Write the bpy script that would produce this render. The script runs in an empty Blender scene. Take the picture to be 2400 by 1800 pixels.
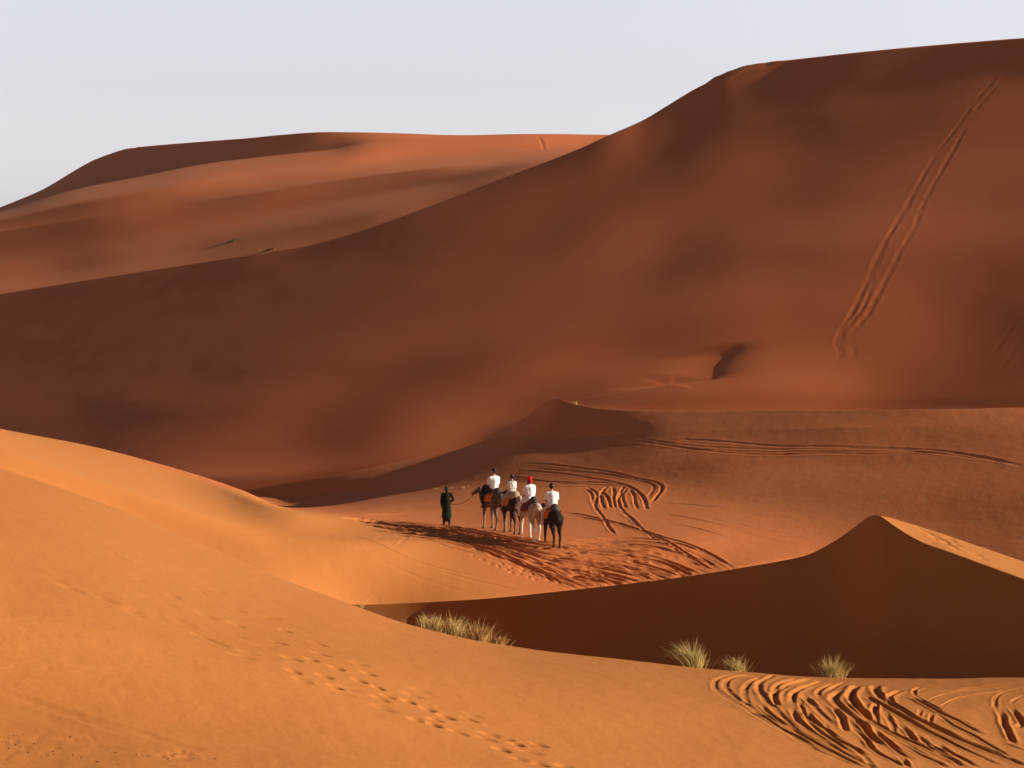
import bpy, bmesh, math, random
import numpy as np
from mathutils import Vector, Matrix

# ------------------------------------------------------------------ camera, sky, sun
SC = bpy.context.scene
COL = SC.collection
F_PX = 5600.0            # focal length in pixels of the 2400 px wide photograph
CAM_H = 10.0             # height of the camera above the valley floor
PITCH = math.atan(187 / F_PX)
cam_d = bpy.data.cameras.new('camera')
cam = bpy.data.objects.new('camera', cam_d)
COL.objects.link(cam)
cam_d.sensor_width = 36.0
cam_d.lens = 36.0 * F_PX / 2400.0
cam_d.clip_end = 6000
cam_d.clip_start = 0.5
cam.location = (0, 0, CAM_H)
cam.rotation_euler = (math.pi / 2 - PITCH, 0, 0)
SC.camera = cam

SUN_EL = math.radians(19.0)
SUN_AZ = math.radians(0.0)     # 0 = straight from the right (+x)
SDIR = Vector((math.cos(SUN_EL) * math.cos(SUN_AZ), math.cos(SUN_EL) * math.sin(SUN_AZ), math.sin(SUN_EL)))
sun_d = bpy.data.lights.new('sun', 'SUN')
sun_d.energy = 5.0
sun_d.angle = math.radians(0.55)
sun_d.color = (1.0, 0.87, 0.66)
sun = bpy.data.objects.new('sun', sun_d)
COL.objects.link(sun)
sun.rotation_euler = SDIR.to_track_quat('Z', 'Y').to_euler()
sun.location = (60, 0, 60)

W = bpy.data.worlds.new("World")
SC.world = W
W.use_nodes = True
nt = W.node_tree
nt.nodes.clear()
out = nt.nodes.new('ShaderNodeOutputWorld')
bg = nt.nodes.new('ShaderNodeBackground')
sky = nt.nodes.new('ShaderNodeTexSky')
sky.sky_type = 'NISHITA'
sky.sun_disc = False
sky.sun_elevation = SUN_EL
sky.sun_rotation = math.pi / 2 - SUN_AZ
sky.altitude = 700
sky.air_density = 1.0
sky.dust_density = 3.0
sky.ozone_density = 1.0
hsv = nt.nodes.new('ShaderNodeHueSaturation')
hsv.inputs['Saturation'].default_value = 0.22
nt.links.new(sky.outputs[0], hsv.inputs['Color'])
# dusty air: the sky is bright in a band above the horizon and much darker overhead
tcw = nt.nodes.new('ShaderNodeTexCoord')
sep = nt.nodes.new('ShaderNodeSeparateXYZ')
nt.links.new(tcw.outputs['Generated'], sep.inputs[0])
rmp = nt.nodes.new('ShaderNodeValToRGB')
rmp.color_ramp.interpolation = 'EASE'
for i_, (p_, c_) in enumerate([(0.0, (1.18, 1.11, 1.21, 1)), (0.14, (1.01, 1.00, 1.06, 1)), (0.28, (0.13, 0.115, 0.125, 1))]):
    el = rmp.color_ramp.elements[i_] if i_ < 2 else rmp.color_ramp.elements.new(p_)
    el.position = p_; el.color = c_
nt.links.new(sep.outputs['Z'], rmp.inputs['Fac'])
mul = nt.nodes.new('ShaderNodeVectorMath'); mul.operation = 'MULTIPLY'
nt.links.new(hsv.outputs[0], mul.inputs[0]); nt.links.new(rmp.outputs['Color'], mul.inputs[1])
nt.links.new(mul.outputs['Vector'], bg.inputs[0])
bg.inputs[1].default_value = 0.15
nt.links.new(bg.outputs[0], out.inputs[0])
SC.view_settings.view_transform = 'Standard'
SC.view_settings.look = 'None'
SC.view_settings.gamma = 1
SC.view_settings.exposure = 0.45

# ------------------------------------------------------------------ helpers
K = 2400.0 / 2212.0       # traced coordinates are given on a 2212 px wide copy
CT, ST = math.cos(PITCH), math.sin(PITCH)

def ratio(row):
    """height gained per metre of forward distance along the sight line of a traced row"""
    v = (900 - np.asarray(row, float) * K) / F_PX
    return (v * CT - ST) / (CT + v * ST)

def xfac(u, row):
    v = (900 - np.asarray(row, float) * K) / F_PX
    return ((np.asarray(u, float) * K - 1200) / F_PX) / (CT + v * ST)

def project(X, Y, Z):
    z = Z - CAM_H
    d = Y * CT - z * ST
    v = (z * CT + Y * ST) / d
    return (X / d * F_PX + 1200) / K, (900 - v * F_PX) / K

def pchip(xs, ys, x):
    xs = np.asarray(xs, float); ys = np.asarray(ys, float)
    h = np.diff(xs); dl = np.diff(ys) / h
    m = np.zeros(len(xs))
    m[0], m[-1] = dl[0], dl[-1]
    for i in range(1, len(xs) - 1):
        if dl[i - 1] * dl[i] > 0:
            w1, w2 = 2 * h[i] + h[i - 1], h[i] + 2 * h[i - 1]
            m[i] = (w1 + w2) / (w1 / dl[i - 1] + w2 / dl[i])
    i = np.clip(np.searchsorted(xs, x) - 1, 0, len(xs) - 2)
    t = (x - xs[i]) / h[i]
    r = ((2 * t**3 - 3 * t**2 + 1) * ys[i] + (t**3 - 2 * t**2 + t) * h[i] * m[i]
         + (-2 * t**3 + 3 * t**2) * ys[i + 1] + (t**3 - t**2) * h[i] * m[i + 1])
    lo, hi = x < xs[0], x > xs[-1]
    r = np.where(lo, ys[0] + m[0] * (x - xs[0]), r)
    return np.where(hi, ys[-1] + m[-1] * (x - xs[-1]), r)

def blur1(a, s, axis=-1):
    if s <= 0: return a
    n = int(3 * s) + 1
    k = np.exp(-0.5 * (np.arange(-n, n + 1) / s) ** 2); k /= k.sum()
    a = np.moveaxis(a, axis, -1)
    # odd reflection keeps the end slopes
    L = 2 * a[..., :1] - a[..., n:0:-1]
    R = 2 * a[..., -1:] - a[..., -2:-n - 2:-1]
    p = np.concatenate([L, a, R], -1)
    r = np.zeros_like(a)
    for j, w in enumerate(k):
        r += w * p[..., j:j + a.shape[-1]]
    return np.moveaxis(r, -1, axis)

def vnoise(x, y, seed=0):
    """smooth value noise, about -1..1"""
    xi = np.floor(x).astype(np.int64); yi = np.floor(y).astype(np.int64)
    fx, fy = x - xi, y - yi
    fx = fx**3 * (fx * (fx * 6 - 15) + 10); fy = fy**3 * (fy * (fy * 6 - 15) + 10)
    def h(a, b):
        n = (a * 374761393 + b * 668265263 + seed * 1442695041) & 0xffffffff
        n = ((n ^ (n >> 13)) * 1274126177) & 0xffffffff
        return ((n ^ (n >> 16)) & 0xffff) / 32767.5 - 1
    return ((h(xi, yi) * (1 - fx) + h(xi + 1, yi) * fx) * (1 - fy)
            + (h(xi, yi + 1) * (1 - fx) + h(xi + 1, yi + 1) * fx) * fy)

def rail(kind, pts, s=0):
    return (kind, pts, s)

class Sheet:
    """a dune surface: cross rails given by traced points at real distances, lofted into a dense grid"""
    def __init__(self, u0, u1, nu, rails, subs, sharp=(), tblur=0.0, ublur=0.0, dblur=60):
        U = np.linspace(u0, u1, nu); du = U[1] - U[0]
        Ds, Zs, Xs = [], [], []
        for kind, pts, s in rails:
            p = np.array(pts, float)
            if kind == 'RD':      # u, row, D
                row = blur1(pchip(p[:, 0], p[:, 1], U), s / du); D = blur1(pchip(p[:, 0], p[:, 2], U), max(s, dblur) / du)
                Z = CAM_H + ratio(row) * D
            elif kind == 'RZ':    # u, row, z
                row = blur1(pchip(p[:, 0], p[:, 1], U), s / du); Z = blur1(pchip(p[:, 0], p[:, 2], U), max(s, dblur) / du)
                D = (Z - CAM_H) / ratio(row)
            else:                 # u, z, D
                Z = blur1(pchip(p[:, 0], p[:, 1], U), s / du); D = blur1(pchip(p[:, 0], p[:, 2], U), s / du)
            Ds.append(D); Zs.append(Z)
        Ds = np.array(Ds); Zs = np.array(Zs)
        n = len(rails)
        T = []
        for i in range(n - 1):
            T += list(i + np.arange(subs[i]) / subs[i])
        T.append(n - 1); T = np.array(T)
        cuts = [0] + [c for c in sorted(sharp)] + [n - 1]
        D = np.zeros((len(T), nu)); Z = np.zeros_like(D)
        for a, b in zip(cuts[:-1], cuts[1:]):
            sel = (T >= a) & (T <= b); t = T[sel]
            for src, dst in ((Ds, D), (Zs, Z)):
                dst[sel] = blur1(self.cross(src[a:b + 1], t - a), tblur, 0)
        if ublur: D = blur1(D, ublur, 1); Z = blur1(Z, ublur, 1)
        self.U, self.T, self.Y, self.Z = U, T, D, Z
        row = 900 - F_PX * 0
        # x so that the column keeps its traced position
        zc = Z - CAM_H
        depth = D * CT - zc * ST
        self.X = (U[None, :] * K - 1200) / F_PX * depth
    @staticmethod
    def cross(A, t):
        n = len(A)
        if n == 2:
            return A[0][None] * (1 - t[:, None]) + A[1][None] * t[:, None]
        d = np.diff(A, axis=0)
        m = np.zeros_like(A); m[0] = d[0]; m[-1] = d[-1]
        for i in range(1, n - 1):
            a, b = d[i - 1], d[i]; e = 0.06 * np.mean(a * a + b * b) + 1e-9
            m[i] = (a * (b * b + e) + b * (a * a + e)) / (a * a + b * b + 2 * e)
        i = np.clip(np.floor(t).astype(int), 0, n - 2); f = (t - i)[:, None]
        return ((2 * f**3 - 3 * f**2 + 1) * A[i] + (f**3 - 2 * f**2 + f) * m[i]
                + (-2 * f**3 + 3 * f**2) * A[i + 1] + (f**3 - f**2) * m[i + 1])
    def locate(self, u, row):
        """world point of the surface where the sight line through (u,row) first meets it"""
        j = int(np.clip(round((u - self.U[0]) / (self.U[1] - self.U[0])), 0, len(self.U) - 1))
        _, r = project(self.X[:, j], self.Y[:, j], self.Z[:, j])
        hit = np.where(r <= row)[0]
        if len(hit) == 0: i = int(np.argmin(r)); return self.X[i, j], self.Y[i, j], self.Z[i, j]
        i = hit[0]
        if i == 0: return self.X[0, j], self.Y[0, j], self.Z[0, j]
        a = (r[i - 1] - row) / (r[i - 1] - r[i] + 1e-9)
        f = lambda A: A[i - 1, j] * (1 - a) + A[i, j] * a
        return f(self.X), f(self.Y), f(self.Z)
    def path(self, pts, step=0.35, smooth=2.5):
        W_ = np.array([self.locate(u, r)[:2] for u, r in pts])
        seg = np.r_[0, np.cumsum(np.hypot(*np.diff(W_, axis=0).T))]
        keep = np.r_[True, np.diff(seg) > 1e-6]; W_, seg = W_[keep], seg[keep]
        s = np.linspace(0, seg[-1], max(4, int(seg[-1] / step)))
        x = pchip(seg, W_[:, 0], s); y = pchip(seg, W_[:, 1], s)
        if len(s) > 12 and smooth: x = blur1(x, smooth); y = blur1(y, smooth)
        return np.c_[x, y]
    def block(self, P, rad):
        """slice of the grid that can lie within rad of the points P"""
        uu = ((P[:, 0] * F_PX / P[:, 1]) + 1200) / K
        m = rad * F_PX / P[:, 1].min() / K * 1.3 + 4
        du = self.U[1] - self.U[0]
        j0 = max(0, int((uu.min() - m - self.U[0]) / du)); j1 = min(len(self.U), int((uu.max() + m - self.U[0]) / du) + 2)
        if j0 >= j1: return None
        Ys = self.Y[:, j0:j1]
        rows = np.where(((Ys > P[:, 1].min() - rad) & (Ys < P[:, 1].max() + rad)).any(1))[0]
        if len(rows) == 0: return None
        return slice(rows[0], rows[-1] + 1), slice(j0, j1)
    def near(self, P, rad):
        b = self.block(P, rad)
        if b is None: return (np.array([], int), np.array([], int))
        x0, y0 = P.min(0) - rad; x1, y1 = P.max(0) + rad
        X, Y = self.X[b], self.Y[b]
        i, j = np.where((X > x0) & (X < x1) & (Y > y0) & (Y < y1))
        return i + b[0].start, j + b[1].start
    def walk(self, P, rad):
        """(index, signed distance, arclength, total) of every vertex within rad of the polyline, chunk by chunk"""
        if not hasattr(self, 'best'):
            self.best = np.full(self.X.shape, 1e9); self.sg = np.zeros(self.X.shape); self.ar = np.zeros(self.X.shape)
        touched = []; acc = 0.0; n = len(P)
        for c in range(0, n - 1, 6):
            Q = P[c:c + 7]
            i, j = self.near(Q, rad)
            if len(i) == 0:
                acc += np.hypot(*np.diff(Q, axis=0).T).sum(); continue
            x, y = self.X[i, j], self.Y[i, j]
            be, sg, ar = self.best[i, j], self.sg[i, j], self.ar[i, j]
            for (ax, ay), (bx, by) in zip(Q[:-1], Q[1:]):
                dx, dy = bx - ax, by - ay; L2 = dx * dx + dy * dy + 1e-12
                t = np.clip(((x - ax) * dx + (y - ay) * dy) / L2, 0, 1)
                ex, ey = x - ax - t * dx, y - ay - t * dy
                d = ex * ex + ey * ey; m = d < be
                be = np.where(m, d, be); sg = np.where(m, np.sign(dx * ey - dy * ex), sg); ar = np.where(m, acc + t * math.sqrt(L2), ar)
                acc += math.sqrt(L2)
            self.best[i, j] = be; self.sg[i, j] = sg; self.ar[i, j] = ar
            touched.append((i, j))
        if not touched: return None
        i = np.concatenate([t[0] for t in touched]); j = np.concatenate([t[1] for t in touched])
        k = np.unique(i * self.X.shape[1] + j); i, j = k // self.X.shape[1], k % self.X.shape[1]
        d = np.sqrt(self.best[i, j]); s_ = self.sg[i, j]; a = self.ar[i, j]
        self.best[i, j] = 1e9
        m = d < rad
        return (i[m], j[m]), (d * s_)[m], a[m], acc
    def rut(self, pts, w=0.16, depth=0.07, berm=0.035, fade=1.5, seed=0, rough=0.3, gap=0.0):
        """press a wheel rut or a walked line into the sand"""
        P = self.path(pts)
        r_ = self.walk(P, w * 4)
        if r_ is None: return
        idx, d, s, L = r_
        env = np.clip(s / fade, 0, 1) * np.clip((L - s) / fade, 0, 1)
        env = env * (1 + rough * vnoise(s * 1.1 + seed * 7.3, s * 0 + seed, seed))
        if gap > 0: env = env * np.clip(0.5 + (vnoise(s * 0.35, s * 0 + seed * 3.1, seed + 5) + 0.9 - 2 * gap) * 2.0, 0, 1)
        a = np.abs(d + 0.25 * w * vnoise(s * 1.7, s * 0 + seed * 1.7, seed + 1))
        g = -depth * np.exp(-(a / w) ** 4) + berm * np.exp(-((a - 1.75 * w) / (0.75 * w)) ** 2)
        self.dz[idx] += g * env
    def scarp(self, pts, h=1.0, reach=6.0, lip=0.25):
        """a small slump: the sand on the left of the line has dropped by h and heals out with distance"""
        P = self.path(pts, step=0.5, smooth=1)
        r_ = self.walk(P, reach * 3)
        if r_ is None: return
        idx, d, s, L = r_
        env = np.clip(s / 2.5, 0, 1) * np.clip((L - s) / 2.5, 0, 1)
        env = env * env * (3 - 2 * env)
        d = -d
        g = -h / (1 + np.exp(np.clip(-d / lip, -30, 30))) * np.exp(-np.clip(d, 0, None) / reach) * np.clip(1 - np.abs(d) / (2.9 * reach), 0, 1) ** 2
        self.dz[idx] += g * env
    def dent(self, x, y, ang, a=0.17, b=0.09, depth=0.06, rim=0.02):
        P = np.array([[x, y]]); idx = self.near(P, max(a, b) * 2.6)
        if len(idx[0]) == 0: return
        dx, dy = self.X[idx] - x, self.Y[idx] - y
        c, s = math.cos(ang), math.sin(ang)
        p, q = (dx * c + dy * s) / a, (-dx * s + dy * c) / b
        r = np.sqrt(p * p + q * q)
        self.dz[idx] += -depth * np.exp(-r ** 3) + rim * np.exp(-((r - 1.6) / 0.5) ** 2) * (1 + 0.6 * p / (r + .1))
    def build(self, name, mat, **tags):
        ny, nx = self.X.shape
        co = np.stack([self.X, self.Y, self.Z + getattr(self, 'dz', 0)], -1).reshape(-1, 3).astype(np.float32)
        i = np.arange(ny * nx).reshape(ny, nx)
        q = np.stack([i[:-1, :-1], i[:-1, 1:], i[1:, 1:], i[1:, :-1]], -1).reshape(-1, 4)
        me = bpy.data.meshes.new(name)
        me.vertices.add(len(co)); me.vertices.foreach_set('co', co.ravel())
        me.loops.add(q.size); me.loops.foreach_set('vertex_index', q.ravel().astype(np.int32))
        me.polygons.add(len(q)); me.polygons.foreach_set('loop_start', (np.arange(len(q)) * 4).astype(np.int32))
        me.polygons.foreach_set('use_smooth', np.ones(len(q), bool))
        me.update(calc_edges=True); me.validate()
        me.materials.append(mat)
        o = bpy.data.objects.new(name, me); COL.objects.link(o)
        for k, v in tags.items(): o[k] = v
        return o

# ------------------------------------------------------------------ materials
def new_mat(name):
    m = bpy.data.materials.new(name); m.use_nodes = True
    return m, m.node_tree, m.node_tree.nodes['Principled BSDF']

def sand(name, c1, c2, scale=0.05, bump=0.02, ripple=0.0, rdir=0.0, sheen=0.0):
    """wind blown sand: broad drifts of two tints, grain, and optional wind ripples as bump"""
    m, t, b = new_mat(name)
    N = t.nodes; L = t.links
    tc = N.new('ShaderNodeTexCoord')
    n1 = N.new('ShaderNodeTexNoise'); n1.inputs['Scale'].default_value = scale; n1.inputs['Detail'].default_value = 4
    n1.inputs['Roughness'].default_value = 0.55
    L.new(tc.outputs['Object'], n1.inputs['Vector'])
    r = N.new('ShaderNodeValToRGB'); r.color_ramp.elements[0].position = 0.35; r.color_ramp.elements[1].position = 0.65
    r.color_ramp.elements[0].color = (*c1, 1); r.color_ramp.elements[1].color = (*c2, 1)
    L.new(n1.outputs['Fac'], r.inputs['Fac'])
    n2 = N.new('ShaderNodeTexNoise'); n2.inputs['Scale'].default_value = 9.0; n2.inputs['Detail'].default_value = 6
    n2.inputs['Roughness'].default_value = 0.75
    L.new(tc.outputs['Object'], n2.inputs['Vector'])
    mp = N.new('ShaderNodeMapRange'); mp.inputs['To Min'].default_value = 0.90; mp.inputs['To Max'].default_value = 1.10
    mp.inputs['From Min'].default_value = 0.3; mp.inputs['From Max'].default_value = 0.7
    L.new(n2.outputs['Fac'], mp.inputs['Value'])
    mx = N.new('ShaderNodeVectorMath'); mx.operation = 'SCALE'
    L.new(r.outputs['Color'], mx.inputs[0]); L.new(mp.outputs['Result'], mx.inputs['Scale'])
    L.new(mx.outputs['Vector'], b.inputs['Base Color'])
    b.inputs['Roughness'].default_value = 0.95
    b.inputs['Sheen Weight'].default_value = sheen; b.inputs['Sheen Roughness'].default_value = 0.45; b.inputs['Sheen Tint'].default_value = (0.9, 0.55, 0.4, 1)
    b.inputs['Specular IOR Level'].default_value = 0.15
    bp = N.new('ShaderNodeBump'); bp.inputs['Strength'].default_value = 0.5; bp.inputs['Distance'].default_value = bump
    L.new(n2.outputs['Fac'], bp.inputs['Height'])
    last = bp
    if ripple:
        mpn = N.new('ShaderNodeMapping'); mpn.inputs['Rotation'].default_value = (0, 0, rdir)
        L.new(tc.outputs['Object'], mpn.inputs['Vector'])
        wv = N.new('ShaderNodeTexWave'); wv.inputs['Scale'].default_value = 1.3; wv.inputs['Distortion'].default_value = 3.5
        wv.inputs['Detail'].default_value = 2; wv.inputs['Detail Scale'].default_value = 0.6
        L.new(mpn.outputs['Vector'], wv.inputs['Vector'])
        b2 = N.new('ShaderNodeBump'); b2.inputs['Strength'].default_value = 0.6; b2.inputs['Distance'].default_value = ripple
        L.new(wv.outputs['Fac'], b2.inputs['Height']); L.new(bp.outputs['Normal'], b2.inputs['Normal']); last = b2
    L.new(last.outputs['Normal'], b.inputs['Normal'])
    return m

def plain(name, c, rough=0.8, spec=0.2, var=0.12, scale=6.0, fold=0.0):
    m, t, b = new_mat(name)
    N = t.nodes; L = t.links
    tc = N.new('ShaderNodeTexCoord')
    n = N.new('ShaderNodeTexNoise'); n.inputs['Scale'].default_value = scale; n.inputs['Detail'].default_value = 4
    L.new(tc.outputs['Object'], n.inputs['Vector'])
    mp = N.new('ShaderNodeMapRange'); mp.inputs['From Min'].default_value = 0.3; mp.inputs['From Max'].default_value = 0.7
    mp.inputs['To Min'].default_value = 1 - var; mp.inputs['To Max'].default_value = 1 + var
    L.new(n.outputs['Fac'], mp.inputs['Value'])
    mx = N.new('ShaderNodeVectorMath'); mx.operation = 'SCALE'; mx.inputs[0].default_value = c
    L.new(mp.outputs['Result'], mx.inputs['Scale']); L.new(mx.outputs['Vector'], b.inputs['Base Color'])
    b.inputs['Roughness'].default_value = rough; b.inputs['Specular IOR Level'].default_value = spec
    if fold:
        n3 = N.new('ShaderNodeTexNoise'); n3.inputs['Scale'].default_value = 7.0; n3.inputs['Detail'].default_value = 2; n3.inputs['Distortion'].default_value = 1.2
        L.new(tc.outputs['Object'], n3.inputs['Vector'])
        bp = N.new('ShaderNodeBump'); bp.inputs['Distance'].default_value = fold; bp.inputs['Strength'].default_value = 0.9
        L.new(n3.outputs['Fac'], bp.inputs['Height']); L.new(bp.outputs['Normal'], b.inputs['Normal'])
    return m

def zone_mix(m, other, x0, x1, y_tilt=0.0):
    """painted light: a brighter orange on the sunlit left flank, fading into the redder valley sand"""
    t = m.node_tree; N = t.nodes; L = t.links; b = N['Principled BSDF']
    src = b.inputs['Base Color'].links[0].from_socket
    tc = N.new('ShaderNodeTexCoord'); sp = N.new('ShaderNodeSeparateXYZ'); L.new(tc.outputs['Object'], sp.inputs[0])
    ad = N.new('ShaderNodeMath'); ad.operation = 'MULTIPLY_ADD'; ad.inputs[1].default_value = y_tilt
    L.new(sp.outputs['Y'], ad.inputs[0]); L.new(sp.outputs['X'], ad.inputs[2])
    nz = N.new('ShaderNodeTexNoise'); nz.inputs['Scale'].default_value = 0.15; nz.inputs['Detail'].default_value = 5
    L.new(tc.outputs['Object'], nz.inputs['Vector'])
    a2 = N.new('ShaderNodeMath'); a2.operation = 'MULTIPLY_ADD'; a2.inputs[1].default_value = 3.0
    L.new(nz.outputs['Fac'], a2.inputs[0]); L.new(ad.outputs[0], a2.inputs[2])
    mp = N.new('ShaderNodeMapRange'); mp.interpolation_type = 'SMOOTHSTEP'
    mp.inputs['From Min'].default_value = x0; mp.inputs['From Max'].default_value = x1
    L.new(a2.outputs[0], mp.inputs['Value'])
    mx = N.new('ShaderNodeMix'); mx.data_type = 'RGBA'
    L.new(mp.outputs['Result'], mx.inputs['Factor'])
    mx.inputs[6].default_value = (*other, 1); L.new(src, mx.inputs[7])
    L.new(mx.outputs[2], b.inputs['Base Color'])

NEAR_SAND = sand('near_orange_sand', (0.425, 0.153, 0.038), (0.45, 0.163, 0.041), 0.06, 0.012)
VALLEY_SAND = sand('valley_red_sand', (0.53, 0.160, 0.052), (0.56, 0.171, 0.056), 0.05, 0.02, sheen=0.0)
FAR_SAND = sand('far_red_sand', (0.475, 0.112, 0.031), (0.51, 0.123, 0.035), 0.015, 0.03, sheen=0.01)
HORIZON_SAND = sand('distant_orange_sand', (0.50, 0.130, 0.040), (0.53, 0.142, 0.044), 0.012, 0.03, sheen=0.02)


# left of the caravan the flank's sunlit orange is painted into the sand colour
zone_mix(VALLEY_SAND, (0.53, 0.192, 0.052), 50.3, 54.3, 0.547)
# ------------------------------------------------------------------ the dunes (near to far)
def mixrow(a, b, f, us):
    a = np.array(a, float); b = np.array(b, float)
    return [(u, float(pchip(a[:, 0], a[:, 1], u) * (1 - f) + pchip(b[:, 0], b[:, 1], u) * f)) for u in us]

def kn(pts, knots):
    p = np.array(pts, float)
    return [float(v) for v in pchip(p[:, 0], p[:, 1], np.array(knots, float))]

# each sheet: knots in u; rails = (kind, rows or z-profile, depth pts, smoothing)
SPEC = {}
SPEC['V'] = dict(u=(-1000, 3050), knots=[-420, -100, 150, 400, 600, 800, 1000, 1200, 1400, 1600, 1800, 2000, 2212, 2450, 2700], rails=[
    ('Z', [(-420, 4, 78), (0, 2.5, 78), (400, 0.9, 79), (600, -2, 82), (700, -5, 86), (820, -5.5, 88.5), (1200, -6, 88), (1700, -6, 84), (2212, -5, 80), (2700, -5, 80)], None, 20),
    ('R', [(-420, 900), (0, 1020), (400, 1185), (600, 1250), (800, 1305), (1000, 1297), (1250, 1272), (1500, 1243), (1800, 1200), (2212, 1240), (2700, 1260)], [(-420, 92), (-100, 90), (150, 89), (400, 88.8), (600, 89.2), (700, 90.6), (800, 91.8), (1000, 92), (1200, 93.8), (1400, 96), (1600, 98), (1800, 101), (2000, 100), (2212, 96), (2450, 94), (2700, 91)], 50),
    ('R', [(-420, 850), (0, 970), (300, 1065), (600, 1150), (800, 1165), (1000, 1167), (1100, 1170), (1300, 1180), (1600, 1165), (1900, 1140), (2212, 1130), (2700, 1110)], [(-420, 92), (0, 95), (300, 95), (600, 97), (800, 101), (1000, 101), (1300, 99), (1600, 100), (1900, 98), (2212, 94), (2700, 90)], 50),
    ('R', [(-420, 830), (0, 945), (300, 1012), (500, 1068), (620, 1108), (800, 1123), (1000, 1112), (1300, 1090), (1600, 1075), (1900, 1060), (2212, 1050), (2700, 1030)], [(-420, 100), (0, 101), (300, 102), (500, 105), (620, 107), (800, 109), (1000, 112), (1300, 115), (1600, 111), (1900, 106), (2212, 100), (2700, 95)], 40),
    ('R', [(-420, 815), (0, 926), (200, 965), (400, 1020), (540, 1066), (620, 1099), (700, 1102), (850, 1087), (1000, 1068), (1300, 1050), (1600, 1018), (1900, 1000), (2212, 990), (2700, 970)], [(-420, 105), (0, 105), (200, 106), (400, 107), (540, 109), (620, 112), (700, 117), (850, 119), (1000, 121), (1300, 122), (1600, 118), (1900, 111), (2212, 104), (2700, 99)], 15),
    ('R', [(-420, 835), (0, 945), (200, 985), (400, 1030), (540, 1074), (620, 1094), (700, 1088), (850, 1072), (1000, 1050), (1300, 1010), (1600, 975), (1900, 962), (2212, 950), (2700, 935)], [(-420, 112), (0, 113), (400, 116), (540, 120), (620, 124), (700, 126), (850, 127), (1000, 128), (1300, 128), (1600, 123), (1900, 116), (2212, 108), (2700, 102)], 25),
    ('R', [(-420, 960), (0, 1060), (400, 1085), (540, 1073), (620, 1072), (700, 1069), (850, 1058), (1000, 1015), (1150, 960), (1300, 942), (1500, 932), (1700, 927), (1900, 922), (2212, 912), (2700, 900)], [(-420, 135), (400, 138), (540, 138), (700, 135), (850, 134), (1000, 136), (1150, 137), (1300, 135), (1500, 129), (1700, 125), (1900, 120), (2212, 112), (2700, 105)], 20),
    ('R', [(-420, 1000), (0, 1080), (400, 1085), (540, 1058), (700, 1030), (800, 1010), (900, 990), (1000, 968), (1060, 946), (1100, 926), (1150, 891), (1190, 863), (1205, 861), (1225, 867), (1260, 877), (1300, 883), (1400, 887), (1500, 888), (1700, 887), (1900, 885), (2212, 881), (2700, 870)], [(-420, 160), (540, 158), (700, 155), (900, 150), (1000, 148), (1100, 146.5), (1205, 143.5), (1300, 140), (1500, 134), (1700, 130), (1900, 125), (2212, 117), (2700, 108)], 6),
    ('R', [(-420, 1010), (300, 1095), (540, 1068), (900, 999), (1100, 937), (1190, 872), (1212, 861), (1230, 864), (1260, 870.5), (1300, 876.5), (1400, 881.5), (1500, 884), (1600, 885.5), (1700, 888), (1900, 892), (2212, 891), (2700, 882)], [(-420, 168), (540, 165), (900, 158), (1100, 152), (1205, 148), (1300, 145), (1700, 135), (2212, 122), (2700, 113)], 15),
    ('Z', [(-420, -9, 190), (300, -9, 180), (900, -8, 176), (1205, -6, 168), (1700, -5, 150), (2212, -5, 138), (2700, -5, 130)], None, 50),
], subs=[14, 90, 130, 60, 40, 50, 40, 10, 8], sharp=(6, 7), free=[1, 2, 3, 4, 5, 6, 7])

_f_foot = [(-500, 960), (0, 985), (430, 1012), (600, 990), (800, 962), (1000, 930), (1200, 885), (1340, 862), (1500, 850), (1700, 845), (1900, 850), (2212, 850), (2760, 840)]
_f_crest = [(-500, 720), (0, 635), (200, 603), (350, 580), (530, 552), (650, 533), (750, 508), (850, 475), (950, 438), (1100, 380), (1250, 322), (1320, 290), (1385, 262), (1450, 223), (1520, 181), (1565, 156), (1600, 144), (1640, 136), (1700, 130), (1850, 113), (2000, 99), (2212, 82), (2760, 50)]
_fd_foot = [(-500, 205), (430, 205), (800, 202), (1200, 196), (1500, 187), (1700, 180), (1900, 172), (2212, 162), (2760, 145)]
_fd_crest = [(-500, 345), (0, 330), (350, 318), (650, 306), (850, 298), (1100, 287), (1320, 277), (1565, 266), (1700, 259), (2000, 241), (2212, 229), (2760, 205)]
_uu = [-500, -250, 0, 200, 400, 600, 800, 950, 1100, 1200, 1300, 1400, 1500, 1600, 1700, 1800, 1900, 2000, 2100, 2212, 2400, 2760]
def _fd(f):
    return mixrow(_fd_foot, _fd_crest, f, _uu)
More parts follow.
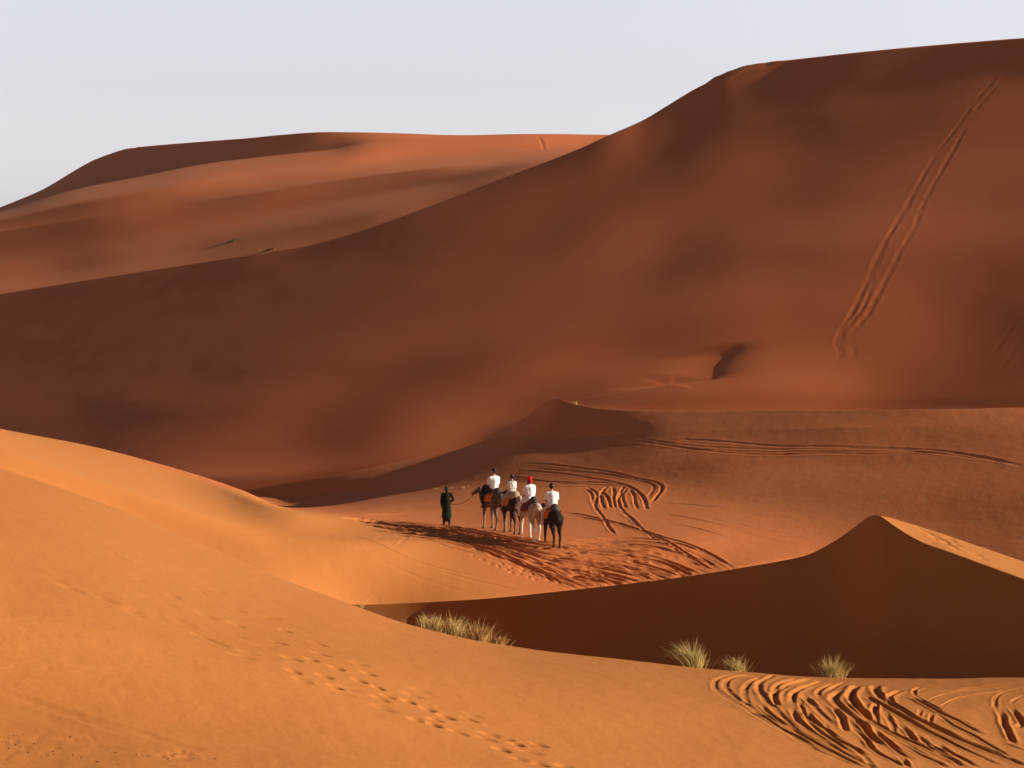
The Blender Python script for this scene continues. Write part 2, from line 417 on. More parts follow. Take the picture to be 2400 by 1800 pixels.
SPEC['F'] = dict(u=(-1000, 3100), knots=[-500, -200, 50, 250, 450, 650, 850, 1000, 1150, 1300, 1450, 1600, 1750, 1900, 2050, 2212, 2450, 2760], rails=[
    ('Z', [(-500, -8, 165), (0, -8, 160), (700, -8, 160), (1200, -6, 150), (2212, -5, 130), (2760, -5, 120)], None, 60),
    ('R', [(-500, 1060), (0, 1050), (430, 1040), (700, 1035), (1000, 985), (1200, 895), (1500, 900), (2212, 900), (2760, 890)], [(-500, 190), (430, 192), (700, 190), (1000, 188), (1200, 182), (1500, 172), (2212, 152), (2760, 140)], 60),
    ('R', _f_foot, _fd_foot, 60),
    ('R', mixrow(_f_foot, _f_crest, 0.14, _uu), _fd(0.18), 60),
    ('R', mixrow(_f_foot, _f_crest, 0.28, _uu), _fd(0.34), 60),
    ('R', mixrow(_f_foot, _f_crest, 0.42, _uu), _fd(0.48), 60),
    ('R', mixrow(_f_foot, _f_crest, 0.56, _uu), _fd(0.61), 60),
    ('R', mixrow(_f_foot, _f_crest, 0.70, _uu), _fd(0.74), 60),
    ('R', mixrow(_f_foot, _f_crest, 0.84, _uu), _fd(0.87), 60),
    ('R', _f_crest, _fd_crest, 8),
    ('R', [(a, b + 14) for a, b in _f_crest], [(a, b + 14) for a, b in _fd_crest], 20),
    ('Z', [(-500, -5, 420), (0, -5, 410), (1100, 5, 370), (1565, 15, 340), (2212, 15, 300), (2760, 15, 280)], None, 60),
], subs=[10, 30, 50, 50, 50, 50, 50, 50, 50, 8, 8], sharp=(9,), dblur=120, free=list(range(1, 10)))

_g1 = [(-600, 600), (0, 500), (300, 455), (500, 425), (800, 380), (1000, 357), (1200, 336), (1900, 300)]
_g2 = [(-600, 620), (0, 457), (150, 410), (300, 380), (450, 352), (600, 335), (720, 322), (800, 308), (1000, 305), (1320, 306), (1900, 303)]
_g3 = [(-600, 600), (-60, 470), (0, 448), (50, 428), (95, 408), (150, 375), (200, 347), (245, 330), (280, 320), (400, 309), (550, 297), (620, 290), (700, 285), (800, 286), (1000, 292), (1150, 289), (1320, 291), (1900, 290)]
_g0 = [(-600, 760), (0, 660), (300, 610), (600, 560), (900, 480), (1200, 370), (1900, 345)]
SPEC['G'] = dict(u=(-1000, 1900), knots=[-600, -300, -50, 100, 250, 400, 550, 700, 850, 1000, 1150, 1320, 1600, 1900], rails=[
    ('Z', [(-600, -5, 360), (0, 0, 350), (650, 4, 345), (1100, 8, 340), (1320, 12, 335), (1900, 14, 320)], None, 60),
    ('R', _g0, [(-600, 410), (0, 400), (600, 395), (1200, 380), (1900, 365)], 60),
    ('R', mixrow(_g0, _g1, 0.35, range(-600, 1901, 100)), [(-600, 430), (0, 420), (600, 415), (1200, 395), (1900, 375)], 60),
    ('R', mixrow(_g0, _g1, 0.7, range(-600, 1901, 100)), [(-600, 450), (0, 445), (600, 435), (1200, 415), (1900, 385)], 60),
    ('R', _g1, [(-600, 470), (0, 462), (500, 455), (1200, 438), (1900, 410)], 25),
    ('R', mixrow(_g1, _g2, 0.5, range(-600, 1901, 100)), [(-600, 475), (0, 475), (500, 485), (1200, 470), (1900, 440)], 40),
    ('R', _g2, [(-600, 480), (0, 490), (300, 505), (600, 517), (1000, 515), (1320, 505), (1900, 480)], 12),
    ('R', _g3, [(-600, 520), (0, 525), (600, 530), (1000, 525), (1320, 515), (1900, 490)], 8),
    ('Z', [(-600, -5, 640), (0, 5, 640), (1320, 10, 640), (1900, 10, 640)], None, 60),
], subs=[10, 25, 25, 25, 30, 30, 30, 12], sharp=(4, 6, 7), dblur=70, free=[1, 2, 3, 4, 5, 6, 7])

SPEC['A'] = dict(u=(-1000, 3050), knots=[-420, -150, 100, 300, 500, 700, 900, 1100, 1400, 1700, 2000, 2300, 2640], rails=[
    ('Z', [(-420, 1.9, 22), (0, 1.6, 22), (1000, 0.6, 22), (2212, 0.2, 22), (2640, 0.3, 22)], None, 60),
    ('R', [(-420, 1700), (2640, 1700)], [(-420, 39), (0, 40.5), (600, 44.5), (1200, 47), (1700, 48), (2212, 48.4), (2640, 48)], 60),
    ('R', [(-420, 1430), (0, 1500), (300, 1550), (600, 1590), (1000, 1605), (1500, 1600), (2212, 1600), (2640, 1600)], [(-420, 45), (0, 46.8), (300, 48), (600, 49), (1000, 51), (1500, 52.7), (2212, 53.3), (2640, 53)], 60),
    ('R', [(-420, 1180), (0, 1330), (300, 1370), (600, 1410), (900, 1450), (1200, 1490), (1600, 1520), (2212, 1525), (2640, 1525)], [(-420, 52), (0, 49.7), (300, 53), (600, 55.5), (900, 57), (1200, 58), (1600, 57.5), (2212, 57.5), (2640, 57)], 60),
    ('R', [(-420, 870), (0, 1012), (200, 1080), (400, 1161), (600, 1246), (750, 1302), (870, 1345), (1000, 1377), (1100, 1396), (1340, 1424), (1600, 1450), (1800, 1464), (2000, 1467), (2212, 1462), (2640, 1445)], [(-420, 70), (0, 69), (400, 68), (750, 67), (1000, 66), (1340, 65.2), (1600, 65), (2000, 65), (2640, 65.4)], 25),
    ('R', [(-420, 895), (0, 1028), (400, 1172), (750, 1312), (1000, 1392), (1340, 1442), (1800, 1485), (2212, 1485), (2640, 1470)], [(-420, 73), (0, 72), (400, 71), (750, 70), (1000, 68.5), (1340, 67), (1800, 66.6), (2212, 66.6), (2640, 67)], 40),
    ('Z', [(-420, 2.5, 82), (0, 0.5, 80), (750, -2.5, 77), (1340, -3.5, 74), (2212, -3.5, 70), (2640, -3.5, 70)], None, 40),
], subs=[14, 60, 110, 150, 26, 14], sharp=(), notie=1, dblur=150, free=[1, 2, 3])

_c_crest = [(640, 1305), (790, 1306), (900, 1302), (1000, 1297), (1250, 1273), (1400, 1256), (1500, 1243), (1600, 1227), (1650, 1218), (1700, 1209), (1740, 1200), (1800, 1171), (1850, 1136), (1880, 1114), (1896, 1112), (1915, 1124), (1950, 1148), (2000, 1175), (2050, 1192), (2130, 1222), (2212, 1252), (2400, 1326), (2580, 1392), (2760, 1446)]
_c_back = [(640, 1307), (790, 1308), (1000, 1299), (1250, 1277), (1500, 1249), (1650, 1228), (1740, 1211), (1800, 1186), (1880, 1131), (1900, 1113), (1950, 1125), (2000, 1140), (2100, 1174), (2212, 1212), (2400, 1272), (2580, 1330), (2760, 1390)]
_c_foot = [(640, 1340), (790, 1350), (1000, 1405), (1250, 1440), (1500, 1470), (1740, 1485), (1888, 1488), (2050, 1488), (2212, 1484), (2760, 1500)]
_cd_crest = [(640, 91.4), (790, 90.8), (900, 90.4), (1000, 89.4), (1250, 86.2), (1500, 82.4), (1740, 78.6), (1860, 77.8), (1896, 77.1), (1925, 75.6), (1960, 74.3), (2000, 73.3), (2050, 72.1), (2130, 70.6), (2212, 69.2), (2400, 66.2), (2580, 64.6), (2760, 63.2)]
_c_fall = [(640, 0.46), (1740, 0.45), (1896, 0.5), (2000, 0.6), (2212, 0.62), (2760, 0.6)]
_cu = [640, 715, 790, 900, 1000, 1125, 1250, 1375, 1500, 1600, 1680, 1740, 1800, 1850, 1888, 1920, 1980, 2050, 2130, 2212, 2300, 2400, 2580, 2760]

def _slip(f):
    """depth of the slip face where the traced row lies a fraction f of the way up: a plane at the angle of repose"""
    out_ = []
    for (u, rw), (_, rc), (_, dc), (_, g) in zip(mixrow(_c_foot, _c_crest, f, _cu), mixrow(_c_crest, _c_crest, 0, _cu), mixrow(_cd_crest, _cd_crest, 0, _cu), mixrow(_c_fall, _c_fall, 0, _cu)):
        pf, pc = -float(ratio(rw)), -float(ratio(rc))
        out_.append((u, dc - dc * (pf - pc) / (pf + g)))
    return out_
SPEC['C'] = dict(u=(640, 3000), knots=_cu, rails=[
    ('Z', [(640, -5, 90), (1000, -5, 82), (1500, -4.5, 72), (1900, -5, 69), (2212, -6, 66.5), (2760, -6, 65)], None, 60),
    ('R', _c_foot, _slip(0), 30),
    ('R', mixrow(_c_foot, _c_crest, 0.35, _cu), _slip(0.35), 20),
    ('R', mixrow(_c_foot, _c_crest, 0.7, _cu), _slip(0.7), 14),
    ('R', _c_crest, _cd_crest, 7),
    ('R', _c_back, [(640, 92.2), (790, 91.6), (900, 91.2), (1000, 90.6), (1250, 89.2), (1500, 85.4), (1740, 81.5), (1900, 78.4), (2000, 79), (2100, 78.6), (2212, 78), (2500, 74), (2760, 70)], 9),
    ('Z', [(640, -3, 104), (1250, -3, 97), (1500, -2.6, 94), (1740, -1.4, 92), (1900, -0.8, 91), (2212, -1, 88), (2760, -2, 84)], None, 40),
], subs=[20, 30, 24, 24, 22, 20], sharp=(4,), dblur=30, free=[2, 3])

def rails_of(sp, tab):
    kn_ = np.array(sp['knots'], float); out = []
    for i, (kind, pts, dp, s) in enumerate(sp['rails']):
        if kind == 'Z': out.append(('Z', pts, s)); continue
        us = sorted(set([p[0] for p in pts]) | set(sp['knots']) | set(np.linspace(sp['u'][0], sp['u'][1], 50)))
        p = np.array(pts, float)
        D = pchip(kn_, np.array(tab[i]), np.array(us, float))
        out.append(('RD', np.c_[us, pchip(p[:, 0], p[:, 1], np.array(us, float)), D], s))
    return out
# depth (metres from the camera) of every rail at the knots of its sheet
TAB = {
 'V': [
  None,
  [91.86, 90.83, 90.8, 90.47, 90.03, 91.66, 92.09, 93.84, 95.62, 96.97, 101.11, 98.45, 94.72, 92.37, 90.23],
  [95.96, 93.59, 93.31, 93.57, 94.32, 95.96, 99.87, 99.68, 99.45, 102.55, 104.84, 103.68, 101.37, 98.99, 96.83],
  [111.05, 105.13, 114.72, 119.34, 97.95, 107.01, 113.18, 112.43, 114.26, 113.17, 111.03, 108.66, 106.12, 103.83, 101.76],
  [130.98, 131.68, 133.99, 130.18, 121.1, 127.13, 125.33, 120.34, 119.86, 117.91, 116.54, 113.84, 110.65, 108.02, 105.42],
  [155.22, 161.85, 154.22, 150.46, 154.98, 136.26, 130.77, 126.32, 123.06, 121.28, 118.79, 116.84, 114, 111.33, 107.93],
  [188.57, 189.9, 177.95, 163.99, 157.76, 148.12, 137.23, 138.43, 129.67, 125.32, 121.37, 119.09, 117.16, 114.81, 111.02],
  [219.53, 200.04, 180.13, 166.2, 159.99, 156.56, 156.16, 143.67, 135.68, 129.81, 124.97, 121.34, 119.58, 117.54, 114.01],
  [227.53, 207.73, 187.59, 173.38, 167.18, 164.5, 163.41, 148.18, 141.22, 135.3, 129.8, 126.07, 124.58, 122.56, 119.01],
  None,
 ],
 'F': [
  None,
  [252.52, 227.36, 206.19, 191.64, 179.25, 173.91, 167.78, 169.1, 175.94, 172.25, 168.56, 167.52, 165.15, 164.65, 158.25, 154.34, 147.57, 140.05],
  [280.5, 252.04, 223.94, 201.14, 185.23, 187.78, 176.27, 180.33, 180.42, 176.77, 173.54, 172.07, 169.7, 169.21, 164.07, 159.04, 152.39, 144.61],
  [290.41, 262.98, 239.11, 217.13, 199.06, 199.3, 189.49, 191.16, 189.77, 192.95, 188.54, 186.34, 183.47, 178.19, 176.99, 169.98, 163.17, 154.3],
  [299.07, 274.68, 252.58, 234.75, 213, 210.02, 205.3, 202.08, 201.57, 204.61, 199.56, 201.16, 195.19, 191.15, 189.03, 182.11, 175.26, 165.52],
  [307.92, 285.76, 266.48, 250.04, 233.02, 223.74, 219.47, 219.3, 220.08, 221.31, 221.81, 220.56, 210.77, 206.01, 202.57, 196.35, 189.02, 178.9],
  [317.64, 296.69, 279.95, 265.04, 250.82, 241.46, 236.63, 236.45, 238.91, 238.84, 243.06, 249.58, 236.03, 228.89, 224.44, 216.89, 206.3, 194.73],
  [328.2, 308.4, 293.03, 279.91, 267.52, 258.69, 253.59, 255.08, 258.08, 257.01, 261.81, 269.59, 259.58, 252.85, 245.41, 240.71, 228.01, 215.04],
  [339.43, 321.1, 306.99, 294.97, 284.04, 274.23, 271.55, 271.99, 275.7, 277.66, 281.03, 293.86, 275.53, 275.33, 263.64, 260.24, 249.27, 236.71],
  [351.35, 337.18, 323.96, 312.81, 303.53, 292.18, 289.12, 292.75, 296.68, 293.33, 301.95, 323.19, 299.07, 297.57, 287.96, 279.98, 268.03, 258.64],
  [365.35, 351.18, 337.96, 326.81, 317.53, 306.18, 303.12, 306.75, 310.68, 307.33, 315.95, 337.19, 313.07, 311.57, 301.96, 293.98, 282.03, 272.64],
  None,
 ],
 'G': [
  None,
  [434.81, 412.74, 394.53, 394.32, 390.97, 385.69, 379.42, 380.06, 381.61, 387.77, 395.41, 392.61, 363.28, 348.89],
  [449.85, 442.07, 428.24, 429.5, 420.85, 418.49, 408.02, 401.66, 396.5, 403.57, 405.89, 401.86, 372.09, 357.77],
  [459.1, 455.64, 449.4, 445.92, 441.04, 438.86, 436.71, 435.62, 432.33, 428.19, 414.76, 410.72, 380.73, 366.7],
  [467.94, 465.58, 458.37, 454.89, 449.95, 449.76, 445.75, 445.16, 443.13, 437.34, 447.28, 419.88, 389.42, 375.65],
  [476.83, 481.65, 467.32, 463.88, 458.84, 459.04, 468.88, 472.72, 492.27, 495.98, 498.77, 509.95, 480.42, 411.58],
  [490.33, 511.41, 545.63, 554.03, 539.07, 528.1, 516.53, 508.9, 503.43, 507.43, 507.57, 518.82, 490.52, 471.35],
  [545.09, 563.73, 582.08, 595.12, 591.98, 548.71, 528.79, 517.79, 512.41, 516.42, 516.5, 527.73, 499.38, 480.28],
  None,
 ],
 'A': [
  None,
  [35.53, 36.12, 37.83, 37.49, 39.45, 39.76, 42.18, 44.41, 47.44, 50.19, 52.72, 54.86, 56.73],
  [41.02, 41.57, 42.22, 42.34, 43.24, 43.73, 46.2, 48.47, 52.32, 54.9, 57.68, 59.65, 61.3],
  [45.19, 44.82, 45.65, 47.43, 49.79, 51.2, 53.88, 55.07, 56.79, 59.31, 61.36, 62.62, 63.41],
  [70, 69.36, 68.76, 68.26, 67.73, 67.16, 66.38, 65.71, 65.13, 65, 65, 65.13, 65.4],
  [73, 72.36, 71.76, 71.26, 70.75, 70.18, 69.12, 67.96, 66.91, 66.62, 66.6, 66.63, 67],
  None,
 ],
}

def make_sheet(name, nu, subs, tblur=3):
    sp = SPEC[name]
    tab = TAB.get(name) or [kn(d, sp['knots']) if k != 'Z' else None for k, _, d, _ in sp['rails']]
    s = Sheet(sp['u'][0], sp['u'][1], nu, rails_of(sp, tab), subs, sharp=sp['sharp'], tblur=tblur, dblur=sp.get('dblur', 60))
    s.dz = np.zeros_like(s.Z)
    return s

A = make_sheet('A', 2250, [14, 70, 130, 170, 20, 10], 4)
C = make_sheet('C', 1220, [20, 30, 24, 24, 22, 20], 2)
V = make_sheet('V', 2460, [14, 150, 190, 80, 40, 50, 40, 10, 8], 5)
F = make_sheet('F', 1510, [10, 30, 40, 40, 40, 40, 40, 40, 40, 8, 8], 5)
G = make_sheet('G', 930, [10, 25, 25, 25, 30, 30, 30, 12], 1.5)

# ------------------------------------------------------------------ wheel ruts, trampled lines and footprints, pressed into the dunes
def tr(ox, oy, sc, pts):
    return [((ox + x / sc) / K, (oy + y / sc) / K) for x, y in pts]

RNG = random.Random(11)

# churned sand where vehicles turned, in front of the shaded dune
turns_a = [
    (0.13, 0.035, [(520, 112), (300, 130), (200, 170), (150, 250), (180, 310), (260, 380), (480, 500), (600, 560), (800, 700), (950, 800), (1150, 900), (1400, 1050), (1700, 1190), (2100, 1340)]),
    (0.13, 0.05, [(720, 112), (480, 130), (350, 170), (310, 230), (330, 310), (390, 360), (450, 410), (600, 495), (720, 590), (900, 720), (1100, 850), (1300, 980), (1600, 1130)]),
    (0.12, 0.09, [(780, 520), (850, 560), (920, 640), (1050, 730), (1200, 850), (1300, 910), (1450, 1000), (1650, 1090), (1900, 1200), (2150, 1340)]),
    (0.13, 0.11, [(1180, 560), (1220, 650), (1280, 760), (1400, 870), (1550, 970), (1700, 1060), (1900, 1150), (2100, 1250), (2300, 1350)]),
    (0.09, 0.07, [(1290, 470), (1310, 560), (1340, 650), (1400, 770), (1550, 880), (1700, 980), (1850, 1070), (2000, 1150)]),
    (0.15, 0.13, [(1380, 600), (1430, 690), (1500, 750), (1620, 830), (1720, 920), (1850, 1000), (2000, 1080), (2212, 1180)]),
    (0.15, 0.13, [(1720, 530), (1760, 590), (1820, 660), (1860, 760), (1890, 860)]),
    (0.19, 0.15, [(1840, 330), (1720, 370), (1690, 440), (1750, 530), (1850, 590), (1950, 650), (2050, 720), (2130, 800), (2230, 900)]),
    (0.19, 0.15, [(2080, 250), (1960, 310), (1930, 420), (2000, 510), (2080, 600), (2230, 730)]),
    (0.12, 0.09, [(1940, 790), (2050, 870), (2140, 960), (2200, 1040), (2230, 1100)]),
    (0.14, 0.09, [(1300, 165), (1100, 190), (1000, 250), (960, 310), (935, 370), (970, 450), (1000, 520)]),
    (0.15, 0.08, [(980, 128), (800, 185), (740, 280), (800, 370), (840, 480), (950, 560), (1050, 650), (1150, 760), (1280, 860)]),
    (0.13, 0.08, [(1500, 168), (1250, 215), (1100, 260), (1000, 320), (970, 400)]),
    (0.15, 0.09, [(1620, 195), (1350, 270), (1210, 340), (1170, 420), (1200, 500)]),
    (0.14, 0.06, [(820, 150), (640, 210), (570, 330), (580, 440), (640, 510)]),
    (0.15, 0.09, [(1330, 400), (1440, 490), (1500, 560), (1600, 650), (1700, 770)]),
    (0.12, 0.06, [(1750, 230), (1600, 290), (1530, 350), (1560, 430)]),
    (0.12, 0.07, [(1900, 215), (1750, 270), (1650, 340)]),
    (0.14, 0.08, [(1980, 1050), (2090, 1140), (2180, 1230), (2260, 1330)]),
    (0.10, 0.05, [(1480, 740), (1620, 770), (1700, 860)]),
    (0.10, 0.05, [(600, 560), (900, 700), (1000, 790), (1250, 920), (1500, 1060)]),
]
turns_b = [
    (0.19, 0.17, [(300, 250), (210, 300), (280, 360), (330, 430), (480, 520), (620, 590), (780, 680), (950, 760), (1150, 870), (1400, 970), (1600, 1050), (1800, 1130), (2000, 1210), (2260, 1310)]),
    (0.14, 0.12, [(0, 500), (80, 600), (200, 700), (300, 770), (480, 880), (650, 960), (850, 1020), (1000, 1090), (1200, 1190), (1400, 1280), (1500, 1340)]),
    (0.16, 0.12, [(0, 690), (110, 760), (180, 850), (240, 940), (380, 1040)]),
    (0.14, 0.09, [(150, 390), (350, 520), (550, 620), (750, 720), (900, 830), (1100, 920), (1250, 1000), (1500, 1100), (1700, 1200), (1950, 1320)]),
    (0.14, 0.11, [(640, 320), (520, 360), (460, 430), (520, 510)]),
    (0.15, 0.13, [(760, 400), (900, 480), (1050, 560), (1150, 620), (1350, 710), (1500, 790), (1700, 900)]),
    (0.10, 0.08, [(880, 280), (780, 330), (800, 400)]),
    (0.13, 0.13, [(300, 480), (275, 620), (300, 760)]),
    (0.13, 0.11, [(400, 600), (480, 720), (530, 890)]),
    (0.13, 0.11, [(520, 700), (650, 800), (720, 880), (800, 990)]),
    (0.13, 0.12, [(800, 880), (900, 960), (960, 1040), (1100, 1120), (1250, 1210), (1400, 1310)]),
    (0.15, 0.13, [(230, 800), (400, 960), (500, 1050), (650, 1160), (800, 1230)]),
    (0.15, 0.13, [(480, 950), (700, 1050), (900, 1170), (1100, 1260), (1240, 1340)]),
    (0.13, 0.12, [(1080, 1010), (1250, 1130), (1400, 1210), (1640, 1330)]),
    (0.12, 0.10, [(150, 960), (210, 1040), (300, 1130), (500, 1230), (700, 1330)]),
    (0.14, 0.11, [(0, 1190), (150, 1250), (300, 1340)]),
    (0.12, 0.11, [(610, 1180), (720, 1330)]),
    (0.11, 0.08, [(1080, 630), (1300, 780), (1500, 880), (1700, 990), (1900, 1100), (2100, 1230)]),
    (0.09, 0.08, [(880, 560), (845, 660)]),
    (0.09, 0.08, [(1015, 610), (1000, 750)]),
    (0.15, 0.13, [(1870, 560), (1940, 650), (1955, 760), (2020, 900), (2085, 1010)]),
    (0.14, 0.12, [(2040, 540), (2140, 660), (2190, 740), (2110, 800)]),
    (0.10, 0.05, [(1840, 560), (1830, 450), (1880, 380), (2000, 340), (2230, 300)]),
    (0.12, 0.10, [(1860, 970), (2050, 1040), (2230, 1110)]),
    (0.07, 0.03, [(940, 480), (1100, 390), (1400, 330), (1700, 300), (2230, 250)]),
    (0.07, 0.035, [(1100, 540), (1300, 440), (1500, 390), (1900, 340), (2230, 280)]),
    (0.07, 0.03, [(860, 390), (1000, 350), (1300, 320), (1700, 270), (2200, 210)]),
    (0.10, 0.06, [(2230, 390), (2100, 440), (2030, 500)]),
]
for n, (w, dp, p) in enumerate(turns_a):
    A.rut(tr(1640, 1560, 5.53, p), w=w * 0.52, depth=dp * 0.40, berm=dp * 0.18, fade=0.5, seed=n, rough=0.45)
for n, (w, dp, p) in enumerate(turns_b):
    A.rut(tr(2000, 1560, 5.53, p), w=w * 0.52, depth=dp * 0.40, berm=dp * 0.18, fade=0.5, seed=50 + n, rough=0.45)
for n, (w, dp, p) in enumerate(turns_a + turns_b):
    ox = 1640 if n < len(turns_a) else 2000
    A.rut(tr(ox, 1560, 5.53, [(x + 26 + RNG.uniform(-7, 7), y - 16 + RNG.uniform(-6, 6)) for x, y in p]), w=w * 0.3, depth=dp * 0.17, berm=dp * 0.08, fade=0.8, seed=150 + n, rough=0.7, gap=0.25)
# two smooth swathes that cross the ruts
for p in ([(420, 385), (900, 395), (1300, 375), (1750, 360)], [(330, 525), (800, 540), (1250, 545), (1700, 545)]):
    A.rut(tr(1640, 1560, 5.53, p), w=0.35, depth=-0.03, berm=0.0, fade=1, seed=99, rough=0.2)

# old wheel lines along the bottom left
for n, (w, dp, p) in enumerate([
    (0.12, 0.028, [(-60, 1215), (150, 1270), (300, 1312), (500, 1370), (700, 1432), (900, 1490), (1150, 1560)]),
    (0.16, 0.026, [(-60, 1230), (150, 1285), (300, 1330), (520, 1395), (760, 1465), (1000, 1530)]),
    (0.10, 0.020, [(-60, 1250), (200, 1315), (420, 1385), (700, 1470)]),
    (0.20, 0.020, [(0, 1330), (200, 1370), (450, 1440), (700, 1510), (950, 1560)]),
    (0.12, 0.022, [(0, 1440), (300, 1450), (600, 1500), (900, 1545)])]):
    A.rut(tr(0, 950, 1.843, p), w=w, depth=dp, berm=dp * 0.5, fade=1.5, seed=120 + n, rough=0.7, gap=0.3)

def prints(S, ox, oy, sc, pts, a, b, d, jit=0.0, ang=0.0):
    for x, y in pts:
        wx, wy, _ = S.locate((ox + x / sc) / K, (oy + y / sc) / K)
        S.dent(wx + RNG.uniform(-jit, jit), wy + RNG.uniform(-jit, jit), ang + RNG.uniform(-.4, .4), a * RNG.uniform(.8, 1.2), b * RNG.uniform(.8, 1.2), d * RNG.uniform(.7, 1.2), d * 0.05)

fresh = [(1200, 1025), (1260, 1095), (1345, 1100), (1265, 1150), (1455, 1137), (1590, 1160), (1550, 1190), (1445, 1215), (1635, 1222), (1675, 1258), (1645, 1268), (1765, 1278), (1845, 1310), (1925, 1343), (2025, 1355), (1800, 1360), (1870, 1382), (1980, 1415), (2115, 1420), (2165, 1487), (1230, 975), (1400, 1170), (1880, 1360), (2180, 1440), (2230, 1465), (2330, 1466), (2250, 1530), (2330, 1550), (2440, 1560)]
old = [(1160, 915), (1370, 1070), (1380, 1030), (1035, 1000), (820, 955), (600, 905), (890, 1000), (700, 850), (860, 805), (935, 800), (740, 820), (1020, 885), (1130, 1040), (900, 910), (1560, 1120), (1800, 1225), (1770, 1245), (2050, 1340), (1650, 1310), (1500, 1225), (430, 825), (570, 880), (330, 800), (230, 750), (1010, 940), (1080, 1070), (1320, 1190), (1480, 1240), (1660, 1300), (2100, 1440), (2300, 1500), (300, 790), (480, 850), (640, 830), (780, 930), (950, 1030), (1040, 1080), (520, 660), (600, 750)]
prints(A, 0, 950, 1.843, fresh, 0.16, 0.11, 0.085)
prints(A, 0, 950, 1.843, old, 0.22, 0.13, 0.042, 0.08)
prints(A, 0, 950, 1.843, [(RNG.uniform(560, 900), 1505 + RNG.uniform(-12, 25)) for _ in range(26)], 0.07, 0.09, 0.010)
prints(A, 0, 950, 1.843, [(RNG.uniform(0, 400), 1440 + RNG.uniform(-20, 90)) for _ in range(22)], 0.07, 0.10, 0.007)

# the valley: a fan of wheel lines behind the caravan
TOPC = [(800, 1213), (870, 1213), (941, 1225), (1035, 1231), (1129, 1245), (1247, 1264), (1320, 1270), (1390, 1264), (1459, 1258), (1553, 1268), (1635, 1284), (1720, 1335)]
BOTC = [(800, 1216), (870, 1232), (965, 1255), (1035, 1264), (1106, 1283), (1176, 1312), (1247, 1345), (1300, 1366), (1350, 1378), (1388, 1388), (1420, 1400), (1450, 1410)]
def fan(s, t):
    k = t * (len(TOPC) - 1); i = min(int(k), len(TOPC) - 2); f = k - i
    a = [TOPC[i][c] * (1 - f) + TOPC[i + 1][c] * f for c in (0, 1)]
    b = [BOTC[i][c] * (1 - f) + BOTC[i + 1][c] * f for c in (0, 1)]
    return ((a[0] * (1 - s) + b[0] * s) / K, (a[1] * (1 - s) + b[1] * s) / K)
for n in range(96):
    s0 = (n + 0.5) / 96 + RNG.uniform(-.02, .02); s1 = min(1, max(0, s0 + RNG.uniform(-.16, .16)))
    t0 = RNG.choice([0.0, 0.05, 0.2, 0.35, 0.5]); t1 = RNG.choice([1.0, 1.0, 1.0, 0.8, 0.9])
    pts = [fan(s0 + (s1 - s0) * q / 9 + RNG.uniform(-.012, .012), t0 + (t1 - t0) * q / 9) for q in range(10)]
    V.rut(pts, w=RNG.uniform(.05, .11), depth=RNG.uniform(.03, .075), berm=RNG.uniform(.01, .025), fade=1.5, seed=200 + n, rough=0.8, gap=RNG.uniform(.25, .6))
for n in range(330):
    s, t = RNG.random(), RNG.uniform(.12, 1) ** 0.8
    x, y = fan(min(1.06, s ** 0.75 + RNG.gauss(0, .03)), t)
    wx, wy, _ = V.locate(x, y)
    V.dent(wx, wy, RNG.uniform(-.9, .1), RNG.uniform(.12, .36), RNG.uniform(.07, .14), RNG.uniform(.012, .038), RNG.uniform(.002, .008))
prints(V, 800, 1180, 4.254, [(1310, 515), (1405, 560), (1490, 600), (1570, 630), (1650, 655), (1700, 685), (1780, 705), (1860, 730), (1930, 755), (1600, 600), (1690, 640), (1800, 670), (1900, 700), (2000, 730), (2080, 760), (2170, 790)], 0.08, 0.13, 0.03)
